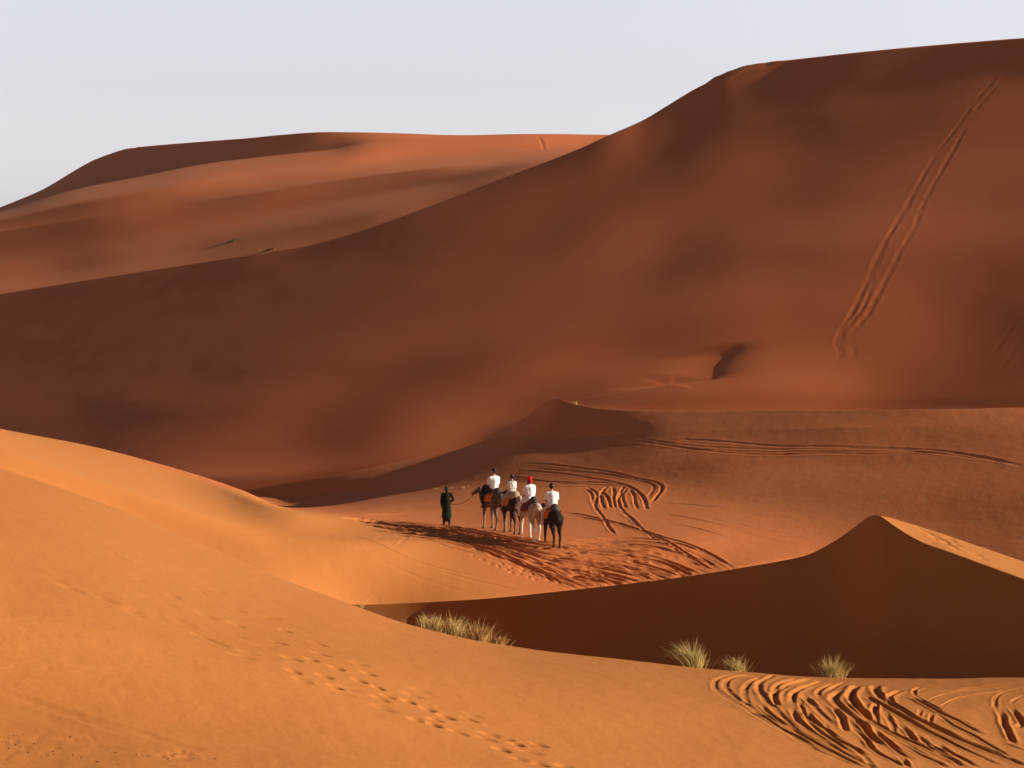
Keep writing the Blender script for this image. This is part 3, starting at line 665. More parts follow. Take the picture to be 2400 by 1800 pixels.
vl = [
    (0.16, 0.10, [(480, 600), (660, 612), (800, 650), (1000, 690), (1200, 750), (1400, 810), (1600, 880), (1850, 940), (2000, 1010), (2100, 1100), (2230, 1180)]),
    (0.14, 0.09, [(620, 632), (900, 690), (1100, 722), (1300, 790), (1500, 870), (1650, 960), (1850, 1080), (2000, 1180)]),
    (0.14, 0.07, [(740, 345), (830, 390), (855, 430), (830, 480), (830, 540)]),
    (0.14, 0.07, [(730, 370), (790, 410), (800, 480), (830, 550), (900, 640), (960, 740), (1030, 830)]),
    (0.14, 0.08, [(950, 335), (880, 430), (890, 490), (930, 570)]),
    (0.14, 0.08, [(890, 380), (970, 480), (980, 560)]),
    (0.14, 0.07, [(1000, 340), (1020, 400), (1005, 480), (1040, 560)]),
    (0.14, 0.08, [(1110, 340), (1090, 390), (1060, 450), (1070, 530), (1100, 580), (1180, 650), (1270, 740)]),
    (0.14, 0.07, [(1150, 350), (1090, 440), (1110, 510), (1140, 570)]),
    (0.14, 0.08, [(1160, 350), (1210, 400), (1220, 480), (1260, 570)]),
    (0.16, 0.09, [(0, 235), (300, 285), (560, 300), (900, 300), (1150, 322), (1250, 390), (1310, 450), (1335, 520), (1340, 575)]),
    (0.16, 0.09, [(1380, 510), (1460, 420), (1505, 330), (1450, 285), (1300, 275), (1100, 225), (900, 185), (700, 160), (400, 125), (100, 110)]),
    (0.14, 0.06, [(1350, 450), (1420, 370), (1430, 310), (1300, 290), (1050, 240), (800, 205), (500, 180), (200, 160)]),
    (0.14, 0.07, [(50, 185), (300, 195), (500, 212), (800, 262), (1050, 300), (1200, 335)]),
    (0.14, 0.07, [(0, 262), (300, 295), (600, 315), (900, 325), (1120, 335)]),
    (0.12, 0.05, [(60, 342), (400, 345), (720, 345)]),
    (0.12, 0.05, [(1060, 590), (1200, 680), (1300, 770), (1420, 870)]),
    (0.12, 0.04, [(1350, 495), (1600, 505), (1850, 530), (2200, 560)]),
    (0.12, 0.04, [(1450, 600), (1700, 640), (1950, 690), (2200, 760)]),
    (0.12, 0.04, [(1500, 700), (1750, 740), (2000, 800), (2200, 870)]),
    (0.12, 0.05, [(480, 810), (620, 835), (800, 860), (1000, 895)]),
]
for n, (w, dp, p) in enumerate(vl):
    V.rut(tr(1200, 1060, 4.254, p), w=w * .55, depth=dp * .5, berm=dp * 0.2, fade=1.2, seed=300 + n, rough=0.4, gap=0.12 if n > 16 else 0.0)
for n, (w, dp, p) in enumerate([
    (0.10, 0.022, [(60, 300), (200, 350), (500, 488), (900, 620), (1200, 700), (1500, 752)]),
    (0.10, 0.020, [(1560, 765), (1850, 810), (2200, 862)]),
    (0.10, 0.024, [(280, 515), (600, 640), (900, 780), (1200, 880), (1440, 955)]),
    (0.10, 0.018, [(330, 560), (640, 690), (900, 800)]),
    (0.10, 0.010, [(500, 486), (600, 410), (655, 330), (600, 295)]),
    (0.10, 0.020, [(700, 570), (1000, 680), (1400, 790), (1700, 850), (1920, 912)]),
    (0.12, 0.030, [(100, 170), (400, 242), (800, 345), (1200, 425), (1580, 525)]),
    (0.12, 0.025, [(600, 300), (900, 380), (1250, 480), (1500, 550)]),
    (0.20, 0.080, [(180, 110), (500, 105), (900, 85), (1130, 74), (1360, 66)]),
    (0.14, 0.050, [(120, 150), (400, 152), (700, 190), (1000, 205)]),
    (0.14, 0.040, [(1130, 110), (1300, 100), (1420, 110)]),
    (0.12, 0.008, [(340, 400), (430, 300)])]):
    V.rut(tr(800, 1180, 4.254, p), w=w * .9, depth=dp * .7, berm=dp * 0.3, fade=1.5, seed=340 + n, rough=0.5, gap=0.1)
# wheel lines across the far side of the valley
for n, (w, dp, p) in enumerate([
    (0.22, 0.12, [(350, 148), (600, 163), (800, 193), (1000, 209), (1150, 214), (1400, 205), (1620, 212)]),
    (0.22, 0.11, [(640, 150), (860, 152), (1000, 166), (1200, 178), (1500, 180), (1800, 192), (2000, 216), (2230, 272)]),
    (0.20, 0.09, [(520, 150), (800, 178), (1200, 190), (1500, 186), (1760, 198), (2000, 228), (2230, 262)]),
    (0.20, 0.07, [(700, 188), (1000, 200), (1300, 202), (1600, 196), (1850, 204), (2200, 250)]),
    (0.16, 0.05, [(850, 520), (1100, 575), (1330, 622)]),
    (0.16, 0.05, [(760, 470), (1000, 520), (1200, 560), (1350, 600)]),
    (0.16, 0.05, [(1100, 622), (1250, 640)]),
    (0.20, 0.05, [(1900, 595), (2212, 625)]),
    (0.20, 0.05, [(1950, 645), (2212, 665)])]):
    V.rut(tr(1200, 950, 1.843, p), w=w * .55, depth=dp * .2, berm=dp * 0.08, fade=2.5, seed=370 + n, rough=0.3, gap=0.15 if n > 3 else 0.0)

# the great dune: a vehicle came straight down its face, and a slump at its foot
fl = [
    (0.42, 0.12, [(1040, 110), (950, 210), (850, 330), (780, 430), (700, 530), (650, 620), (600, 700), (560, 780), (500, 880), (460, 950), (420, 1040), (370, 1140), (330, 1220), (290, 1310), (230, 1400), (208, 1470), (232, 1512), (200, 1550), (100, 1595)]),
    (0.42, 0.12, [(1070, 120), (900, 310), (840, 410), (780, 510), (720, 620), (670, 700), (620, 810), (590, 900), (520, 1010), (470, 1110), (420, 1200), (350, 1340), (290, 1410), (268, 1460), (300, 1500), (250, 1560), (130, 1605)]),
    (0.30, 0.14, [(400, 1120), (330, 1300), (250, 1400), (232, 1460), (262, 1505)]),
    (0.50, 0.16, [(780, 500), (740, 570), (715, 630)]),
    (0.45, 0.14, [(715, 515), (665, 610)]),
    (0.40, 0.10, [(640, 640), (560, 760), (480, 900), (400, 1060), (330, 1200)]),
    (0.35, 0.07, [(1120, 1300), (980, 1500), (860, 1660)]),
    (0.35, 0.06, [(1120, 1420), (1040, 1540), (960, 1680)]),
    (0.35, 0.06, [(1120, 670), (1000, 740), (880, 790)]),
]
for n, (w, dp, p) in enumerate(fl):
    F.rut(tr(1860, 100, 2.074, p), w=w * .55, depth=dp * .15, berm=dp * 0.05, fade=8, seed=400 + n, rough=0.6, gap=0.2)
F.scarp(tr(1300, 100, 1.844, [(790, 1290), (750, 1330), (700, 1378), (668, 1440), (560, 1452), (480, 1462), (440, 1490)]), h=0.75, reach=5, lip=1.1)
G.rut([(1160, 292), (1168, 305), (1175, 325)], w=0.3, depth=0.08, berm=0.04, fade=3, seed=470)
G.rut([(1165, 300), (1178, 318)], w=0.25, depth=0.06, berm=0.04, fade=3, seed=471)

# little bites out of the crests
for S_, pts_, d_ in ((F, [(1515, 186), (1532, 176), (1556, 163), (1572, 155), (1590, 149), (1612, 143), (1640, 138)], 0.09), (G, [(200, 350), (214, 344), (238, 334), (262, 327), (282, 322), (150, 378)], 0.16)):
    for x, y in pts_:
        wx, wy, _ = S_.locate(x, y + 1)
        S_.dent(wx, wy, RNG.uniform(-.5, .5), RNG.uniform(.7, 1.4), RNG.uniform(1.2, 2.2), d_ * RNG.uniform(.5, 1.1), d_ * .3)

# footprints along the sunlit back of the shaded dune
prints(C, 1200, 950, 1.843, [(1760 + q * 14 + RNG.uniform(-5, 5), 524 + q * 6.8 + RNG.uniform(-4, 8) + (10 if q % 2 else 0)) for q in range(0, 20)], 0.16, 0.2, 0.06)
prints(C, 1200, 950, 1.843, [(1850 + RNG.uniform(-30, 60), 575 + RNG.uniform(-15, 30)) for q in range(14)], 0.16, 0.2, 0.05)

# broad wind relief: soft swells and fine ripples
def relief(S, amp, lx, ly, seed, y0=0, y1=1e9, ang=0.0):
    c, s = math.cos(ang), math.sin(ang)
    x, y = S.X * c + S.Y * s, -S.X * s + S.Y * c
    n = vnoise(x / lx, y / ly, seed) + 0.5 * vnoise(x / lx * 2.1 + 9, y / ly * 2.1, seed + 1) + 0.25 * vnoise(x / lx * 4.3, y / ly * 4.3 + 5, seed + 2)
    S.dz += amp * n
relief(A, 0.013, 1.6, 1.6, 1)
relief(A, 0.0035, 0.25, 0.35, 5)
relief(V, 0.010, 2.5, 2.5, 2)
relief(V, 0.0035, 0.35, 0.6, 6)
relief(C, 0.006, 2.5, 2.5, 3)
relief(F, 0.018, 12, 12, 4)
relief(F, 0.005, 2.5, 2.5, 7)
relief(G, 0.03, 14, 14, 8)

A.build('foreground_dune', NEAR_SAND, kind='structure')
C.build('shaded_dune', NEAR_SAND, kind='structure')
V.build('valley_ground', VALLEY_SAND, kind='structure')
F.build('great_dune', FAR_SAND, kind='structure')
G.build('far_dune', HORIZON_SAND, kind='structure')

# the gravel plain the dunes stand on, out to the horizon
pm_ = bpy.data.meshes.new('desert_ground')
pm_.from_pydata([(-3000, -600, -10), (3000, -600, -10), (3000, 5000, -10), (-3000, 5000, -10)], [], [(0, 1, 2, 3)])
pm_.materials.append(FAR_SAND)
po_ = bpy.data.objects.new('desert_ground', pm_); COL.objects.link(po_); po_['kind'] = 'structure'

# ------------------------------------------------------------------ grass tussocks and scattered pebbles
def tussock(px, row, sheet, w, h, n, lean, mats, name, label, cat, group=None, seed=0, depth=None, curl=1.0, wid=0.006, dd=0.0, thin=0.5):
    """px,row of the foot (2400 px photograph); w,h in metres; blades are thin bent strips with two faces of width"""
    rg = random.Random(seed)
    x, y, z = sheet.locate(px / K, row / K)
    y += dd
    vs, fs, mi = [], [], []
    for k in range(n):
        rr = abs(rg.gauss(0, .42)); a = rg.uniform(0, 2 * math.pi)
        bx, by = w / 2 * rr * math.cos(a), (depth or w) / 2 * rr * math.sin(a)
        L = h * rg.uniform(.45, 1.1) * (1 - .25 * min(rr, 1)); ang = rg.gauss(0, .20) + bx / w * .8; azi = rg.uniform(0, 2 * math.pi)
        dx, dy = math.sin(ang) * 1.0 + lean * .25 + rg.gauss(0, .10), rg.gauss(0, .25)
        droop = rg.uniform(.15, 1.3) * curl; wd = wid * .8 * rg.uniform(.6, 1.3); seg = 6
        b = len(vs); cw, sw = math.cos(azi) * wd, math.sin(azi) * wd
        g = sheet_ground(sheet, x + bx, y + by) - z
        for i in range(seg + 1):
            t = i / seg
            px_ = bx + L * (dx * t + (lean + math.copysign(.25, dx)) * droop * t * t * .8); py_ = by + L * (dy * t)
            pz_ = g - .02 + L * (t * .98 - droop * .45 * t * t * t)
            q = (1 - t) ** .6 + .08
            vs.append((px_ - cw * q, py_ - sw * q, pz_)); vs.append((px_ + cw * q, py_ + sw * q, pz_))
        mid = 0 if rg.random() > thin else 1
        for i in range(seg):
            q = b + 2 * i; fs.append((q, q + 1, q + 3, q + 2)); mi.append(mid)
    me = bpy.data.meshes.new(name); me.from_pydata(vs, [], fs); me.update()
    for m in mats: me.materials.append(m)
    me.polygons.foreach_set('material_index', mi)
    o = bpy.data.objects.new(name, me); COL.objects.link(o); o.location = (x, y, z)
    o['label'] = label; o['category'] = cat
    if group: o['group'] = group
    return o

def sheet_ground(S, x, y):
    idx = S.near(np.array([[x, y]]), 0.6)
    if len(idx[0]) == 0: return 0
    d = (S.X[idx] - x) ** 2 + (S.Y[idx] - y) ** 2
    k = int(np.argmin(d)); i, j = idx[0][k], idx[1][k]
    return float(S.Z[i, j] + S.dz[i, j])

STRAW = plain('dry_straw_blades', (.66, .50, .20), .7, .2, var=.3, scale=3)
SAGE = plain('green_grey_blades', (.50, .42, .16), .7, .2, var=.3, scale=3)
FADED = plain('dust_covered_twigs', (.14, .10, .04), .9, .1, var=.3, scale=1)
DSAGE = plain('dark_green_blades', (.10, .13, .05), .8, .2, var=.3, scale=3)
RUST = plain('rusty_stalks', (.38, .17, .06), .8, .2, var=.3, scale=3)
NG = 'tussocks on the rim of the foreground dune'
tussock(1012, 1452, A, .85, .66, 460, .05, (STRAW, STRAW), 'grass_tussock', 'straw-coloured tussock leaning right at the left end of the long dry clump', 'grass', NG, 1)
tussock(1066, 1462, A, .85, .80, 420, .15, (STRAW, STRAW), 'grass_tussock', 'tall straw-coloured tussock in the middle of the long dry clump', 'grass', NG, 2)
tussock(1125, 1480, A, .85, .78, 420, .10, (STRAW, RUST), 'grass_tussock', 'straw-coloured tussock right of the middle in the long dry clump', 'grass', NG, 3)
tussock(1172, 1497, A, .55, .40, 160, .30, (STRAW, RUST), 'grass_tussock', 'low straw tussock at the right end of the long dry clump', 'grass', NG, 4)
tussock(1628, 1562, A, .75, 1.0, 620, -.30, (STRAW, SAGE), 'grass_tussock', 'tallest tussock, blades swept left, left of the tyre tracks', 'grass', NG, 5, dd=.3)
tussock(1730, 1570, A, .75, .62, 330, -.25, (STRAW, SAGE), 'grass_tussock', 'short thin tussock just right of the tallest one', 'grass', NG, 6, dd=.3)
tussock(1955, 1588, A, .85, .80, 620, .08, (SAGE, STRAW), 'grass_tussock', 'rounded green-grey tussock above the tyre tracks', 'grass', NG, 7, dd=.3)
tussock(848, 1411, A, .10, .42, 12, .1, (STRAW, STRAW), 'grass_sprig', 'few thin straw blades where the two left dunes meet', 'grass', None, 8)
tussock(948, 1446, A, .06, .32, 6, .0, (STRAW, STRAW), 'grass_sprig', 'lone thin stalk left of the long dry clump', 'grass', None, 9)
FG = 'sparse grass behind the guide'
for i, (px, rw, w, h, lab) in enumerate(((1010, 1152, .9, .10, 'thin dry grass left of the guide, leftmost of the sparse strip'), (1026, 1146, .7, .16, 'dry grass just left of the head of the guide'), (1062, 1144, .7, .14, 'dry grass just right of the head of the guide'), (1085, 1144, .8, .20, 'pale dry grass between the guide and the lead camel'))):
    tussock(px, rw, V, w, h, 70, .1, (STRAW, RUST), 'dry_grass', lab, 'grass', FG, 20 + i, wid=.008)
tussock(1350, 936, V, .35, .35, 40, .1, (STRAW, STRAW), 'dry_grass', 'tiny straw tuft on the crest beside the middle peak', 'grass', None, 30, wid=.01)
tussock(2185, 957, V, 1.5, .75, 380, 0, (DSAGE, DSAGE), 'desert_shrub', 'small green bush behind the middle ridge at the right', 'shrub', None, 31, wid=.02, dd=9)
tussock(545, 566, G, 3.0, .6, 150, 0, (FADED, FADED), 'desert_shrub', 'dull green bush low on the far left dune', 'shrub', None, 32, wid=.05)
tussock(628, 588, G, 6.0, .5, 200, 0, (FADED, FADED), 'desert_shrub', 'flat dark line of scrub where the far dune meets the great dune', 'shrub', None, 33, wid=.05, depth=2)

def pebble_mesh(seed):
    rg = random.Random(seed); bm = bmesh.new(); bmesh.ops.create_icosphere(bm, subdivisions=2, radius=1)
    for v in bm.verts: v.co *= 1 + .22 * math.sin(v.co.x * 3 + seed) * math.cos(v.co.y * 4 + seed * 2) + rg.uniform(-.06, .06)
    me = bpy.data.meshes.new('pebble'); bm.to_mesh(me); bm.free()
    me.polygons.foreach_set('use_smooth', np.ones(len(me.polygons), bool)); me.materials.append(PEB)
    return me
PEB = plain('dark_dung_pebble', (.035, .018, .012), .9)
pm = [pebble_mesh(i) for i in range(4)]
PR = random.Random(5)
for n, (a, b) in enumerate([(37, 1435), (60, 1425), (68, 1465), (88, 1472), (147, 1462), (305, 1435), (228, 1495), (232, 1507), (372, 1470), (455, 1490), (315, 1510), (350, 1520), (498, 1500), (557, 1503), (640, 1520), (728, 1525), (838, 1525), (928, 1530), (100, 1420), (120, 1500), (590, 1505), (615, 1507), (820, 1518), (735, 1560), (120, 1553), (510, 1553), (40, 1480), (8, 1450), (180, 1520), (420, 1540)]):
    wx, wy, wz = A.locate((a / 1.843) / K, (950 + b / 1.843) / K)
    o = bpy.data.objects.new('dung_pebble', pm[n % 4]); COL.objects.link(o)
    s_ = PR.uniform(.007, .013)
    o.scale = (s_ * 1.2, s_, s_ * .8); o.rotation_euler = (0, 0, PR.uniform(0, 6)); o.location = (wx, wy, sheet_ground(A, wx, wy) + s_ * .5)
    o['label'] = 'small dark pebble, one of those scattered on the sand at the bottom left'; o['category'] = 'pebble'; o['group'] = 'dark pebbles scattered at the bottom left'

# ------------------------------------------------------------------ camels, riders and their guide
def tag(o, label=None, cat=None, group=None):
    if label: o['label'] = label
    if cat: o['category'] = cat
    if group: o['group'] = group
    return o

def empty(name, loc, rz=0.0):
    o = bpy.data.objects.new(name, None); COL.objects.link(o)
    o.empty_display_size = 0.3
    o.location = loc; o.rotation_euler = (0, 0, rz)
    return o

def add_capsule(vs, fs, p0, r0, p1, r1, seg=14, flat=None):
    p0, p1 = Vector(p0), Vector(p1)
    ax = (p1 - p0); L = ax.length
    ax = ax.normalized() if L > 1e-6 else Vector((0, 0, 1))
    up = Vector((0, 0, 1)) if abs(ax.z) < 0.9 else Vector((1, 0, 0))
    sx = ax.cross(up).normalized(); sy = ax.cross(sx).normalized()
    rings = [(p0 - ax * r0 * math.cos(a), r0 * math.sin(a)) for a in (0.35, 0.8, 1.2)] + [(p0, r0), (p1, r1)] + [(p1 + ax * r1 * math.cos(a), r1 * math.sin(a)) for a in (1.2, 0.8, 0.35)]
    b = len(vs)
    vs.append(tuple(p0 - ax * r0))
    for c, r in rings:
        for k in range(seg):
            t = 2 * math.pi * k / seg
            vs.append(tuple(c + sx * r * math.cos(t) + sy * r * math.sin(t)))
    vs.append(tuple(p1 + ax * r1))
    n = len(rings)
    for k in range(seg):
        k2 = (k + 1) % seg
        fs.append((b, b + 1 + k2, b + 1 + k))
        for i in range(n - 1):
            q = b + 1 + i * seg
            fs.append((q + k, q + k2, q + seg + k2, q + seg + k))
        q = b + 1 + (n - 1) * seg
        fs.append((q + k, q + k2, len(vs) - 1))

def add_ball(vs, fs, c, r, rot=(0, 0, 0), seg=18, rings=10):
    from mathutils import Euler
    R = Euler(rot).to_matrix(); c = Vector(c); b = len(vs)
    for i in range(rings + 1):
        a = math.pi * i / rings
        for k in range(seg):
            t = 2 * math.pi * k / seg
            vs.append(tuple(c + R @ Vector((r[0] * math.sin(a) * math.cos(t), r[1] * math.sin(a) * math.sin(t), r[2] * math.cos(a)))))
    for i in range(rings):
        for k in range(seg):
            k2 = (k + 1) % seg; q = b + i * seg
            fs.append((q + k, q + seg + k, q + seg + k2, q + k2))

def raw_mesh(name, parts):
    vs, fs = [], []
    for p in parts:
        if p[0] == 'c':
            pts = p[1]
            for (a, ra), (b_, rb) in zip(pts[:-1], pts[1:]): add_capsule(vs, fs, a, ra, b_, rb)
        else: add_ball(vs, fs, p[1], p[2], p[3] if len(p) > 3 else (0, 0, 0))
    me = bpy.data.meshes.new(name); me.from_pydata(vs, [], fs); me.validate(); me.update()
    return me

def blob(name, parts, voxel, mat, parent=None, smooth=6, factor=0.5):
    """capsules and ellipsoids grown into ONE continuous skin"""
    me = raw_mesh(name, parts)
    bm = bmesh.new(); bm.from_mesh(me); bmesh.ops.recalc_face_normals(bm, faces=bm.faces); bm.to_mesh(me); bm.free()
    o = bpy.data.objects.new(name, me); COL.objects.link(o)
    m = o.modifiers.new('r', 'REMESH'); m.mode = 'VOXEL'; m.voxel_size = voxel; m.adaptivity = 0.0
    s = o.modifiers.new('s', 'SMOOTH'); s.factor = factor; s.iterations = smooth
    dg = bpy.context.evaluated_depsgraph_get()
    new = bpy.data.meshes.new_from_object(o.evaluated_get(dg))
    o.modifiers.clear(); o.data = new; new.name = name
    bpy.data.meshes.remove(me)
    new.polygons.foreach_set('use_smooth', np.ones(len(new.polygons), bool))
    new.materials.clear(); new.materials.append(mat)
    if parent: o.parent = parent
    return o

def plainmesh(name, parts, mat, parent=None):
    me = raw_mesh(name, parts)
    me.polygons.foreach_set('use_smooth', np.ones(len(me.polygons), bool)); me.materials.append(mat)
    o = bpy.data.objects.new(name, me); COL.objects.link(o)
    if parent: o.parent = parent
    return o

def cloth_grid(name, rows, mat, parent=None, thick=0.02, closed=False):
    """a draped cloth: rows of points, given real thickness"""
    n, m = len(rows), len(rows[0])
    vs = [tuple(p) for r in rows for p in r]; fs = []
    for i in range(n - 1):
        for j in range(m if closed else m - 1):
            j2 = (j + 1) % m
            fs.append((i * m + j, i * m + j2, (i + 1) * m + j2, (i + 1) * m + j))
    me = bpy.data.meshes.new(name); me.from_pydata(vs, [], fs); me.update()
    me.polygons.foreach_set('use_smooth', np.ones(len(me.polygons), bool)); me.materials.append(mat)
    o = bpy.data.objects.new(name, me); COL.objects.link(o)
    sd = o.modifiers.new('t', 'SOLIDIFY'); sd.thickness = thick; sd.offset = 0
    sb = o.modifiers.new('s', 'SUBSURF'); sb.levels = 1; sb.render_levels = 1
    if parent: o.parent = parent
    return o

def ground_z(x, y):
    idx = V.near(np.array([[x, y]]), 0.3)
    d = (V.X[idx] - x) ** 2 + (V.Y[idx] - y) ** 2
    k = int(np.argmin(d)); i, j = idx[0][k], idx[1][k]
    return float(V.Z[i, j] + V.dz[i, j])

def coat(name, c, tips=None, leg=None, zsplit=0.85):
    """camel hair; the lower legs may be paler"""
    m, t, b = new_mat(name)
    N, L = t.nodes, t.links
    tc = N.new('ShaderNodeTexCoord')
    n = N.new('ShaderNodeTexNoise'); n.inputs['Scale'].default_value = 5; n.inputs['Detail'].default_value = 6
    L.new(tc.outputs['Object'], n.inputs['Vector'])
    r = N.new('ShaderNodeValToRGB'); r.color_ramp.elements[0].position = .35; r.color_ramp.elements[1].position = .68
    r.color_ramp.elements[0].color = (*[v * .72 for v in c], 1); r.color_ramp.elements[1].color = (*(tips or [v * 1.25 for v in c]), 1)
    L.new(n.outputs['Fac'], r.inputs['Fac'])
    last = r.outputs['Color']
    if leg:
        sp = N.new('ShaderNodeSeparateXYZ'); L.new(tc.outputs['Object'], sp.inputs[0])
        mr = N.new('ShaderNodeMapRange'); mr.interpolation_type = 'SMOOTHSTEP'
        mr.inputs['From Min'].default_value = zsplit - .18; mr.inputs['From Max'].default_value = zsplit + .12
        L.new(sp.outputs['Z'], mr.inputs['Value'])
        mx = N.new('ShaderNodeMix'); mx.data_type = 'RGBA'; mx.inputs[6].default_value = (*leg, 1)
        L.new(mr.outputs['Result'], mx.inputs['Factor']); L.new(last, mx.inputs[7]); last = mx.outputs[2]
    L.new(last, b.inputs['Base Color'])
    b.inputs['Roughness'].default_value = .9; b.inputs['Specular IOR Level'].default_value = .15
    n2 = N.new('ShaderNodeTexNoise'); n2.inputs['Scale'].default_value = 40; n2.inputs['Detail'].default_value = 4
    L.new(tc.outputs['Object'], n2.inputs['Vector'])
    bp = N.new('ShaderNodeBump'); bp.inputs['Distance'].default_value = .007; bp.inputs['Strength'].default_value = .6
    L.new(n2.outputs['Fac'], bp.inputs['Height']); L.new(bp.outputs['Normal'], b.inputs['Normal'])
    return m

M_BLACK = plain('black_felt', (.012, .011, .012), .9)
M_PAD = plain('grey_brown_wool_pad', (.085, .065, .055), .95, var=.2)
M_PADL = plain('pale_straw_pad', (.42, .33, .23), .95, var=.2)
M_ORANGE = plain('orange_blanket', (.55, .16, .02), .9, var=.15, scale=9)
M_MAROON = plain('maroon_blanket', (.14, .025, .02), .9, var=.2, scale=9)
M_IRON = plain('iron_handle', (.05, .05, .055), .5, .4)
M_ROPE = plain('rope_fibre', (.16, .11, .07), .9)
M_STRAP = plain('halter_strap', (.03, .025, .03), .8)
M_SKIN = plain('skin', (.42, .20, .13), .6, .3, var=.05)
M_SKIND = plain('brown_skin', (.18, .08, .05), .6, .3, var=.05)
M_HAIR = plain('dark_hair', (.012, .009, .008), .6, .3)
M_HAIRB = plain('brown_hair', (.05, .028, .018), .6, .3)
M_WHITE = plain('white_cotton', (.78, .78, .80), .9, .1, var=.04, scale=12, fold=.03)
M_CREAM = plain('cream_cotton', (.70, .66, .60), .9, .1, var=.04, scale=12, fold=.03)
M_DENIM = plain('pale_denim', (.32, .36, .42), .9, .1, fold=.03)
M_DARKT = plain('charcoal_trousers', (.02, .018, .022), .9, .1, fold=.03)
M_LIGHTT = plain('beige_trousers', (.55, .47, .40), .9, .1, fold=.03)
M_WHITET = plain('white_trousers', (.66, .66, .70), .9, .1, fold=.03)
M_RED = plain('red_scarf', (.62, .012, .02), .8, .1)
M_CAP = plain('black_cap', (.008, .008, .009), .8, .2)
M_YELLOW = plain('yellow_patch', (.75, .6, .08), .7)
M_GREEN = plain('dark_green_robe', (.010, .017, .007), .9, .1, var=.15, fold=.03)
M_SHOE = plain('white_shoe', (.7, .7, .72), .6)
M_SHOED = plain('dark_shoe', (.015, .013, .013), .6)

